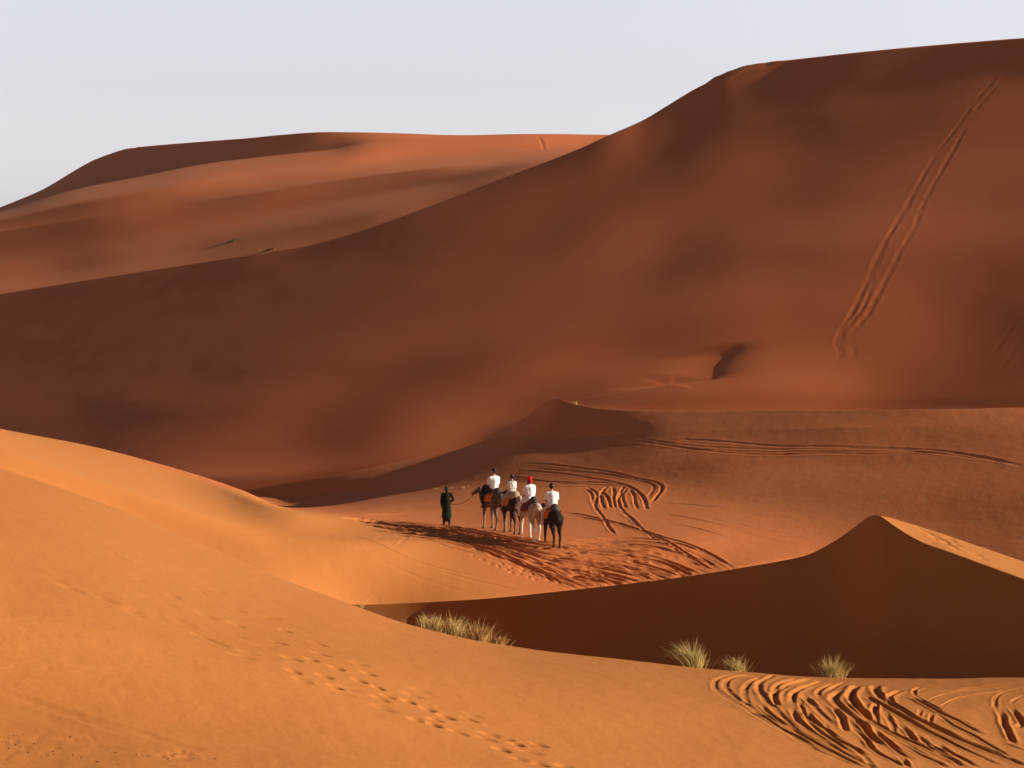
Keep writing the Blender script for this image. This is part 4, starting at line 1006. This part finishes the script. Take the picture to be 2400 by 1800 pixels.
def make_camel(label, px, row, heading, mat, s=0.99, neck=0.0, legs=((0, 0), (0, 0), (0, 0), (0, 0)), headz=0.0, gaze=0.0, reach=0.0, big=1.0, pitch=0.0):
    """px,row: where the camel stands (2400 px photograph); heading: degrees to the left of straight away"""
    x, y, _ = V.locate(px / K, row / K)
    gz = ground_z(x, y)
    rz = math.radians(90 + heading)
    root = empty('camel', (x, y, gz), rz)
    root.scale = (s, s, s)
    cz, sz = math.cos(rz), math.sin(rz)
    def gl(lx, ly):
        wx, wy = x + s * (lx * cz - ly * sz), y + s * (lx * sz + ly * cz)
        return (ground_z(wx, wy) - gz) / s - 0.015
    P = []
    # trunk
    P += [('e', (.42, 0, 1.30), (.44, .27, .37)), ('e', (.05, 0, 1.30), (.62, .31, .34)), ('e', (-.42, 0, 1.36), (.44, .27, .29)),
          ('e', (-.66, 0, 1.36), (.26, .24, .27)), ('e', (-.05, 0, 1.60), (.34, .17, .24)), ('e', (.62, 0, 1.25), (.26, .20, .30))]
    (f1, l1), (f2, l2), (h1, l3), (h2, l4) = legs
    for side, f, li in ((1, f1, l1), (-1, f2, l2)):
        yy = .17 * side; fx = .55 + f; g = gl(fx, yy) + li
        P.append(('c', [((.52, yy * .9, 1.22), .17), ((.52 + f * .25, yy, .98), .105), ((.56 + f * .6, yy, .54 + g * .5), .062), ((fx - .02, yy, .13 + g), .043)]))
        P.append(('e', (.56 + f * .6, yy, .54 + g * .5), (.066, .062, .085)))
        P.append(('e', (fx + .03, yy, .055 + g), (.115, .085, .055)))
    for side, h, li in ((1, h1, l3), (-1, h2, l4)):
        yy = .165 * side; fx = -.62 + h; g = gl(fx, yy) + li
        P.append(('c', [((-.58, yy * .85, 1.28), .20), ((-.50 + h * .3, yy * 1.05, .98), .14), ((-.56 + h * .45, yy, .80 + g * .4), .085), ((-.74 + h * .8, yy, .53 + g * .7), .058), ((fx - .04, yy, .13 + g), .042)]))
        P.append(('e', (fx + .02, yy, .055 + g), (.11, .08, .055)))
    # neck and head
    nx = lambda t: neck * t
    P.append(('c', [((.72, 0, 1.30), .20), ((.98 - reach * .3, nx(.15), 1.13), .15), ((1.20 - reach * .7, nx(.4), 1.17), .12), ((1.36 - reach, nx(.7), 1.38 + headz * .5), .10), ((1.43 - reach, nx(.92), 1.62 + headz), .09), ((1.47 - reach, nx(1), 1.74 + headz), .095)]))
    hx, hy, hz = 1.47 - reach, nx(1), 1.79 + headz
    ca, sa = math.cos(gaze), math.sin(gaze)
    cp_, sp_ = math.cos(pitch), math.sin(pitch)
    def hd(a, b, c):
        a, b, c = (a * cp_ + c * sp_) * big, b * big, (c * cp_ - a * sp_) * big
        return (hx + a * ca - b * sa, hy + a * sa + b * ca, hz + c)
    P.append(('e', hd(.03, 0, .0), (.13 * big, .085 * big, .10 * big), (0, .2 + pitch, gaze)))
    P.append(('c', [(hd(.06, 0, -.02), .082 * big), (hd(.22, 0, -.06), .062 * big), (hd(.33, 0, -.10), .055 * big)]))
    P.append(('e', hd(.36, 0, -.10), (.055, .06, .055), (0, 0, gaze)))
    P.append(('e', hd(.34, 0, -.155), (.05, .04, .035), (0, 0, gaze)))
    for sd in (1, -1):
        P.append(('c', [(hd(-.05, .06 * sd, .07), .022), (hd(-.09, .10 * sd, .13), .012)]))
        P.append(('e', hd(.06, .075 * sd, .04), (.035, .02, .025)))
    # tail
    P.append(('c', [((-.86, 0, 1.42), .05), ((-.95, .01, 1.25), .03), ((-.96, .02, .95), .024), ((-.95, .02, .80), .032), ((-.94, .02, .68), .015)]))
    body = blob('body', P, .024, mat, root, 5)
    # eyes and halter
    for sd in (1, -1):
        plainmesh('eye', [('e', hd(.075, .082 * sd, .04), (.018, .014, .018))], M_BLACK, root)
    ring = []
    for (a, rr, c) in ((.20, .082, -.055),):
        for q in range(16):
            t0, t1 = 2 * math.pi * q / 16, 2 * math.pi * (q + 1) / 16
            ring.append(('c', [(hd(a, rr * math.cos(t0), c + rr * math.sin(t0)), .012), (hd(a, rr * math.cos(t1), c + rr * math.sin(t1)), .012)]))
    ring.append(('c', [(hd(.20, .08, -.05), .012), (hd(.02, .095, -.04), .012), (hd(-.08, .05, -.10), .012)]))
    ring.append(('c', [(hd(.20, -.08, -.05), .012), (hd(.02, -.095, -.04), .012), (hd(-.08, -.05, -.10), .012)]))
    plainmesh('halter', ring, M_STRAP, root)
    tag(root, label, 'camel', 'camels walking in single file')
    M = Matrix.Translation((x, y, gz)) @ Matrix.Rotation(rz, 4, 'Z') @ Matrix.Scale(s, 4)
    return root, M, hd(.30, 0, -.14)

def make_saddle(label, M, rz, s, pad_mat, blanket_mat, bundle=False, side_len=.62):
    t = empty('camel_saddle', M @ Vector((0, 0, 1.62)), rz); t.scale = (s, s, s)
    tag(t, label, 'saddle', 'saddles on the camels')
    # horseshoe pad round the hump: high cantle at the back
    blob('saddle_pad', [('e', (-.40, 0, .03), (.22, .22, .25)), ('c', [((-.34, .14, -.02), .10), ((.1, .19, -.04), .09), ((.40, .13, -.04), .08)]),
                        ('c', [((-.34, -.14, -.02), .10), ((.1, -.19, -.04), .09), ((.40, -.13, -.04), .08)]), ('e', (.02, 0, .06), (.34, .18, .12))], .03, pad_mat, t, 6)
    rows = []
    prof = [(-.95, 0), (-.98, .5), (-.80, .8), (-.4, 1.0), (0, 1.03), (.4, 1.0), (.8, .8), (.98, .5), (.95, 0)]
    for i in range(9):
        f = i / 8; xx = -.46 + .92 * f
        r = []
        for q in range(13):
            a = (q - 6) / 6.0
            yy = .36 * math.sin(a * 1.35) if abs(a) < .75 else .36 * math.sin(.75 * 1.35) * (1 + (abs(a) - .75) * .35) * (1 if a > 0 else -1)
            zz = .10 * math.cos(a * 1.35) - (.0 if abs(a) < .4 else (abs(a) - .4) * side_len * 1.15) + .02 * math.sin(q * 2.1 + i)
            r.append((xx + .015 * math.sin(q + i) + max(0, abs(a) - .4) * .30, yy, zz))
        rows.append(r)
    cloth_grid('blanket', rows, blanket_mat, t, .022)
    plainmesh('handle', [('c', [((.42, .13, .05), .012), ((.44, .13, .24), .012), ((.44, -.13, .24), .012), ((.42, -.13, .05), .012)])], M_IRON, t)
    if bundle:
        blob('black_bundle', [('e', (.56, .06, .14), (.26, .26, .22)), ('e', (.50, .24, -.04), (.20, .14, .26)), ('e', (.66, -.04, .02), (.2, .2, .2)), ('e', (.62, .26, -.24), (.13, .10, .22))], .03, M_BLACK, t, 5)
    return t

def hand_parts(wr, dirv, side, palm_n, curl=0.5, sc=1.0):
    """palm with four unequal bent fingers and a thumb leaving its side"""
    d = Vector(dirv).normalized(); n = Vector(palm_n).normalized(); n = (n - d * n.dot(d)).normalized(); sd = d.cross(n) * side
    w = Vector(wr); out_ = []
    pc = w + d * .045 * sc
    out_.append(('c', [(tuple(w), .026 * sc), (tuple(pc), .032 * sc), (tuple(w + d * .08 * sc), .034 * sc)]))
    for k, (off, ln) in enumerate(((.032, .070), (.011, .080), (-.011, .074), (-.030, .058))):
        b = w + d * .085 * sc + sd * off * sc
        m1 = b + (d * math.cos(curl * .6) + n * math.sin(curl * .6)) * ln * .45 * sc
        m2 = m1 + (d * math.cos(curl * 1.5) + n * math.sin(curl * 1.5)) * ln * .32 * sc
        m3 = m2 + (d * math.cos(curl * 2.2) + n * math.sin(curl * 2.2)) * ln * .25 * sc
        out_.append(('c', [(tuple(b), .0105 * sc), (tuple(m1), .0095 * sc), (tuple(m2), .009 * sc), (tuple(m3), .008 * sc)]))
    b = w + d * .03 * sc + sd * .028 * sc; m1 = b + (sd * .7 + d * .7 + n * .2) * .035 * sc; m2 = m1 + (d * .9 + n * .3) * .028 * sc
    out_.append(('c', [(tuple(b), .014 * sc), (tuple(m1), .0115 * sc), (tuple(m2), .0095 * sc)]))
    return out_

def face_parts(h, turn=0.0):
    c, s = math.cos(turn), math.sin(turn)
    f = lambda a, b, z: (h[0] + a * c - b * s, h[1] + a * s + b * c, h[2] + z)
    P = [('e', f(-.005, 0, .025), (.096, .076, .10), (0, 0, turn)), ('e', f(.03, 0, -.045), (.068, .058, .065), (0, 0, turn)),
         ('c', [(f(.088, 0, .01), .010), (f(.108, 0, -.022), .015)]), ('e', f(.088, 0, -.058), (.010, .017, .007), (0, 0, turn)), ('e', f(.07, 0, -.092), (.024, .026, .02), (0, 0, turn))]
    for sd in (1, -1):
        P.append(('e', f(0, .079 * sd, -.01), (.018, .010, .030), (0, 0, turn)))
        P.append(('e', f(.078, .032 * sd, .022), (.014, .018, .010), (0, 0, turn)))
    return P, f

def make_rider(label, M, rz, scale, skin, shirt, trousers, hair='short', headgear=None, long_sleeve=False, turn=0.0, lean=0.05, tail=False, shoe=M_SHOE, prop=None, slim=1.0, knee=(0.36, 0.30, -.24), ankle=(.26, .34, -.64)):
    t = empty('person', M @ Vector((-.0, 0, 1.79)), rz); t.scale = (scale,) * 3
    sh = .185 * slim; ch = lean
    head = (.02 + ch * 1.35, 0, .675)
    P = [('c', [((0, 0, .04), .125 * slim), ((ch * .4, 0, .20), .115 * slim), ((ch * .8, 0, .36), .125 * slim)]), ('c', [((ch, -.11, .425), .072), ((ch, .11, .425), .072)]),
         ('c', [((ch, 0, .46), .062), ((ch * 1.3, 0, .57), .054)])]
    fp, f = face_parts(head, turn); P += fp
    arms = []
    for sd in (1, -1):
        S_ = (ch, sh * sd * .93, .425); E_ = (ch + .09, (sh + .045) * sd, .175); W_ = (.36, .10 * sd, .12)
        if prop and sd == 1: E_ = (ch + .14, (sh + .02) * sd, .24); W_ = (.33, .06, .36)
        P.append(('c', [(S_, .052), (E_, .040), (W_, .027)])); arms.append((S_, E_, W_))
        P += hand_parts(W_, (1, -.15 * sd, -.05), -sd, (0, 0, -1), .9)
        K_ = (knee[0], knee[1] * sd, knee[2]); A_ = (ankle[0], ankle[1] * sd, ankle[2])
        P.append(('c', [((0, .09 * sd, .0), .092), (K_, .062), (A_, .040)]))
        P.append(('c', [(A_, .04), ((A_[0] + .15, A_[1], A_[2] - .06), .034)]))
    blob('body', P, .0135, skin, t, 3)
    # clothes follow the body
    g = .018
    Sh = [('c', [((0, 0, .0), .15 * slim), ((ch * .4, 0, .18), .128 * slim + g * .3), ((ch * .8, 0, .34), .135 * slim + g * .5)]), ('c', [((ch, -.125 * slim, .425), .09), ((ch, .125 * slim, .425), .09)]), ('e', (-.01, 0, .03), (.15 * slim + g, .18 * slim, .10)),
          ('c', [((ch, -.04, .455), .088), ((ch, .04, .455), .088)]), ('c', [((ch * .8, -.10 * slim, .34), .10), ((0, -.08, .05), .10)]), ('c', [((ch * .8, .10 * slim, .34), .10), ((0, .08, .05), .10)])]
    for S_, E_, W_ in arms:
        if long_sleeve: Sh.append(('c', [(S_, .078), (E_, .060), (tuple(Vector(E_).lerp(Vector(W_), .8)), .045)]))
        else: Sh.append(('c', [(S_, .078), (tuple(Vector(S_).lerp(Vector(E_), .75)), .066)]))
    if tail: Sh.append(('c', [((-.03, 0, .02), .14), ((-.10, .12, -.04), .10), ((-.02, .22, -.12), .07)])); Sh.append(('c', [((0, 0, 0), .14), ((.12, .18, -.08), .10)]))
    blob('shirt', Sh, .02, shirt, t, 4)
    Tr = [('e', (-.02, 0, -.02), (.15, .185 * slim, .11))]
    for sd in (1, -1):
        K_ = (knee[0], knee[1] * sd, knee[2]); A_ = Vector((ankle[0], ankle[1] * sd, ankle[2]))
        Tr.append(('c', [((0, .10 * sd, -.01), .108), (K_, .082), (tuple(Vector(K_).lerp(A_, .86)), .064)]))
    blob('trousers', Tr, .02, trousers, t, 4)
    for sd in (1, -1):
        A_ = (ankle[0], ankle[1] * sd, ankle[2])
        blob('shoe', [('c', [((A_[0] - .03, A_[1], A_[2] - .055), .042), ((A_[0] + .17, A_[1], A_[2] - .075), .038)]), ('c', [(A_, .048), ((A_[0], A_[1], A_[2] - .05), .046)])], .014, shoe, t, 2)
    for sd in (1, -1): plainmesh('eye', [('e', f(.088, .032 * sd, .02), (.008, .011, .008))], M_WHITE, t)
    hm = M_HAIRB if hair == 'bun' else M_HAIR
    H = [('e', f(-.018, 0, .045), (.098, .084, .098), (0, 0, turn)), ('e', f(-.05, 0, -.01), (.06, .072, .07), (0, 0, turn))]
    if hair == 'bun': H += [('c', [(f(-.10, 0, .02), .035), (f(-.15, -.01, -.05), .035), (f(-.14, -.03, -.16), .022)])]
    if hair == 'long': H += [('c', [(f(-.07, .03, -.01), .06), (f(-.09, .05, -.10), .05)])]
    blob('hair', H, .014, hm, t, 2)
    if headgear == 'scarf':
        blob('head_scarf', [('e', f(-.02, -.01, .055), (.112, .096, .10), (0, 0, turn)), ('e', f(-.075, -.02, -.02), (.07, .075, .08), (0, 0, turn)), ('c', [(f(-.10, -.02, -.04), .04), (f(-.12, -.03, -.12), .03)])], .015, M_RED, t, 2)
    if headgear == 'cap':
        cp = blob('cap', [('e', f(-.008, 0, .06), (.108, .092, .088), (0, 0, turn)), ('e', f(-.12, 0, .035), (.075, .07, .014), (0, .15, turn)), ('e', f(-.04, 0, .02), (.09, .088, .05), (0, 0, turn))], .014, M_CAP, t, 2)
        plainmesh('cap_patch', [('e', f(-.098, -.03, .055), (.016, .034, .018), (0, 0, turn))], M_YELLOW, cp)
    tag(t, label, 'person', 'riders on the camels')
    return t

def wm(t): return Matrix.Translation(t.location) @ Matrix.Rotation(t.rotation_euler.z, 4, 'Z') @ Matrix.Scale(t.scale[0], 4)

# colours of the four animals
C1 = coat('grey_brown_coat', (.125, .075, .048), (.23, .15, .10), (.30, .20, .14), .62)
C2 = coat('dark_brown_coat', (.035, .017, .012), (.065, .032, .022), (.20, .125, .085), .55)
C3 = coat('cream_coat', (.42, .33, .26), (.60, .49, .40), (.72, .66, .58), .75)
C4 = coat('black_brown_coat', (.013, .008, .006), (.030, .017, .012), (.045, .028, .02), .5)

specs = [
    ('grey-brown camel at the head of the file, led by a rope', 1157, 1240.5, 27, C1, dict(neck=.0, legs=((.10, 0), (-.06, 0), (.12, 0), (-.16, .03)), headz=-.12, gaze=.5, reach=.12, big=1.3, pitch=.15)),
    ('dark brown camel with pale lower legs, second behind the lead camel', 1201, 1250, 19, C2, dict(neck=-.22, legs=((-.05, 0), (.12, 0), (-.18, .05), (.10, 0)), headz=-.10, reach=.1, big=1.15)),
    ('cream white camel, third in the file, with bright white legs', 1243, 1264.5, 22, C3, dict(neck=.05, legs=((.05, 0), (-.10, 0), (-.12, 0), (.14, 0)), headz=-.10, reach=.36, big=1.25, gaze=.8, pitch=.9)),
    ('black-brown camel at the rear of the file, nearest the viewer', 1295, 1278, 13, C4, dict(neck=.08, legs=((.10, 0), (-.10, 0), (-.20, .06), (.12, 0)), headz=-.12, reach=.2, big=1.15, gaze=.4)),
]
cam_out = []
for lab, px, row, hd_, mt, kw in specs:
    cam_out.append(make_camel(lab, px, row, hd_, mt, **kw))
sad = [
    ('saddle with orange blanket and black bundle on the lead camel', M_PAD, M_ORANGE, True),
    ('pale straw saddle pad over an orange blanket on the dark second camel', M_PADL, M_ORANGE, False),
    ('grey saddle pad over a maroon blanket on the cream camel', M_PAD, M_MAROON, False),
    ('grey saddle pad over an orange blanket on the black rear camel', M_PAD, M_ORANGE, False),
]
for (r_, M_, h_), (lab, pm, bm_, bd) in zip(cam_out, sad):
    make_saddle(lab, M_, r_.rotation_euler.z, r_.scale[0], pm, bm_, bd)
Z_ = [r_.rotation_euler.z for r_, _, _ in cam_out]
make_rider('bare-headed rider with short dark hair, white t-shirt and dark trousers on the lead camel', cam_out[0][1], Z_[0], 1.13, M_SKIN, M_WHITE, M_DARKT, turn=.45, lean=.0, slim=1.02, knee=(.40, .24, -.28), shoe=M_SHOED)
r2 = make_rider('rider with tied brown hair, cream top and pale jeans, holding up a camera', cam_out[1][1], Z_[1], .98, M_SKIN, M_CREAM, M_DENIM, hair='bun', prop=True, slim=.82, turn=.3, shoe=M_SHOED)
make_rider('rider in a red head scarf and long loose white shirt on the cream camel', cam_out[2][1], Z_[2], 1.10, M_SKIN, M_WHITE, M_WHITET, hair='long', headgear='scarf', long_sleeve=True, tail=True, slim=.96, turn=-.2, lean=.08, ankle=(.34, .33, -.60))
make_rider('rider in a black cap, white t-shirt and light trousers on the rear camel', cam_out[3][1], Z_[3], 1.11, M_SKIN, M_WHITE, M_LIGHTT, headgear='cap', slim=1.10, lean=.13, turn=-.15, ankle=(.16, .36, -.66))
# camera in the raised hand of the second rider, and the strap over her shoulder
m2 = wm(r2)
cb = empty('camera_in_hand', m2 @ Vector((.44, .05, .36)), Z_[1])
blob('camera_body', [('c', [((0, -.05, 0), .035), ((0, .05, 0), .035)]), ('e', (0, 0, .02), (.035, .06, .035))], .01, M_CAP, cb, 1)
plainmesh('lens', [('c', [((.03, 0, 0), .03), ((.10, 0, 0), .028)])], M_IRON, cb)
tag(cb, 'small black camera held up by the second rider', 'camera')
st = []
for q in range(14):
    a0, a1 = q / 14, (q + 1) / 14
    p = lambda a: (.03 - .165 * math.sin(a * math.pi), .11 - .26 * a, .50 - .46 * a)
    st.append(('c', [(p(a0), .010), (p(a1), .010)]))
plainmesh('shoulder_strap', st, M_STRAP, r2)

# the guide on foot
def make_guide(px, row):
    x, y, _ = V.locate(px / K, row / K); gz = ground_z(x, y)
    rz = math.radians(90 + 12)
    t = empty('person', (x, y, gz), rz); sc = .985; t.scale = (sc,) * 3
    head = (.03, 0, 1.61)
    P = [('c', [((0, 0, .95), .12), ((0, 0, 1.15), .11), ((.01, 0, 1.32), .125)]), ('c', [((0, -.11, 1.41), .07), ((0, .11, 1.41), .07)]), ('c', [((0, 0, 1.44), .06), ((.02, 0, 1.55), .052)])]
    fp, f = face_parts(head, .1); P += fp
    arms = [((0, .185, 1.42), (-.02, .25, 1.14), (.02, .23, .88), 1), ((0, -.185, 1.42), (-.10, -.30, 1.17), (-.03, -.13, 1.03), -1)]
    for S_, E_, W_, sd in arms:
        P.append(('c', [(S_, .05), (E_, .038), (W_, .026)]))
    P += hand_parts(arms[0][2], (.1, 0, -1), 1, (0, -1, 0), .5)
    P += hand_parts(arms[1][2], (.2, .9, -.1), -1, (1, 0, 0), 1.1)
    for sd, fx in ((1, .10), (-1, -.08)):
        P.append(('c', [((0, .09 * sd, .92), .09), ((.02 + fx * .4, .10 * sd, .50), .062), ((fx - .02, .11 * sd, .10), .042)]))
        P.append(('c', [((fx - .03, .11 * sd, .045), .036), ((fx + .14, .12 * sd, .035), .032)]))
    blob('body', P, .0135, M_SKIND, t, 3)
    R = [('c', [((0, 0, .34), .19), ((0, 0, .60), .175), ((0, 0, .95), .158), ((0, 0, 1.15), .15), ((.01, 0, 1.34), .155)]), ('e', (-.02, .0, .33), (.175, .20, .04)), ('c', [((0, .06, .40), .17), ((0, .05, 1.0), .13)]), ('c', [((0, -.06, .40), .17), ((0, -.05, 1.0), .13)]),
         ('c', [((0, -.12, 1.405), .088), ((0, .12, 1.405), .088)]), ('c', [((0, 0, 1.44), .076), ((0, 0, 1.475), .066)]), ('c', [((-.06, .16, .42), .07), ((-.12, .24, .40), .04)])]
    for S_, E_, W_, sd in arms:
        R.append(('c', [(S_, .074), (E_, .060), (tuple(Vector(E_).lerp(Vector(W_), .88)), .052)]))
    blob('robe', R, .02, M_GREEN, t, 4)
    for sd, fx in ((1, .10), (-1, -.08)):
        blob('trouser_leg', [('c', [((.02 + fx * .4, .10 * sd, .50), .085), ((fx - .02, .11 * sd, .13), .062)])], .018, M_DARKT, t, 3)
        blob('shoe', [('c', [((fx - .04, .11 * sd, .045), .045), ((fx + .17, .12 * sd, .036), .038)]), ('c', [((fx - .02, .11 * sd, .10), .045), ((fx - .02, .11 * sd, .06), .045)])], .014, M_SHOED, t, 2)
    for sd in (1, -1): plainmesh('eye', [('e', f(.088, .032 * sd, .02), (.008, .011, .008))], M_WHITE, t)
    blob('hair', [('e', f(-.012, 0, .04), (.108, .094, .108)), ('e', f(-.045, 0, -.02), (.068, .08, .075))], .014, M_HAIR, t, 2)
    tag(t, 'guide on foot in a long dark green robe leading the camels', 'person')
    return t, Matrix.Translation((x, y, gz)) @ Matrix.Rotation(rz, 4, 'Z') @ Matrix.Scale(sc, 4)
guide, MG = make_guide(1046, 1230.5)

def rope(name, a, b, sag, label, r=.011, n=18, group=None):
    a, b = Vector(a), Vector(b); pts = []
    for i in range(n + 1):
        f = i / n; p = a.lerp(b, f); p.z -= sag * 4 * f * (1 - f); pts.append(p)
    o = plainmesh(name, [('c', [(tuple(p), r) for p in pts])], M_ROPE)
    tag(o, label, 'rope', group)
rope('lead_rope', MG @ Vector((-.01, -.06, 1.02)), cam_out[0][1] @ Vector(cam_out[0][2]), .22, 'rope sagging between the guide and the lead camel')
for i, lab in ((1, 'rope tying the dark second camel to the saddle of the lead camel'), (2, 'rope from the cream camel to the saddle of the dark camel'), (3, 'rope from the black rear camel to the saddle of the cream camel')):
    rope('tether_rope', cam_out[i - 1][1] @ Vector((-.52, -.12, 1.62)), cam_out[i][1] @ Vector(cam_out[i][2]), .14, lab, .010, 12)

# ------------------------------------------------------------------ thin dusty air
def haze():
    x0, x1, y0, y1, z0, z1 = -400, 400, -30, 760, -12, 110
    vs = [(x, y, z) for x in (x0, x1) for y in (y0, y1) for z in (z0, z1)]
    me = bpy.data.meshes.new('haze')
    me.from_pydata(vs, [], [(0, 1, 3, 2), (4, 6, 7, 5), (0, 4, 5, 1), (2, 3, 7, 6), (0, 2, 6, 4), (1, 5, 7, 3)])
    o = bpy.data.objects.new('haze', me); COL.objects.link(o)
    o['kind'] = 'stuff'
    m = bpy.data.materials.new('haze_air'); m.use_nodes = True
    t = m.node_tree; t.nodes.clear()
    ou = t.nodes.new('ShaderNodeOutputMaterial'); pv = t.nodes.new('ShaderNodeVolumePrincipled')
    pv.inputs['Color'].default_value = (0.86, 0.76, 0.72, 1)
    pv.inputs['Density'].default_value = 0.00006
    pv.inputs['Anisotropy'].default_value = 0.2
    t.links.new(pv.outputs[0], ou.inputs['Volume'])
    me.materials.append(m)
haze()
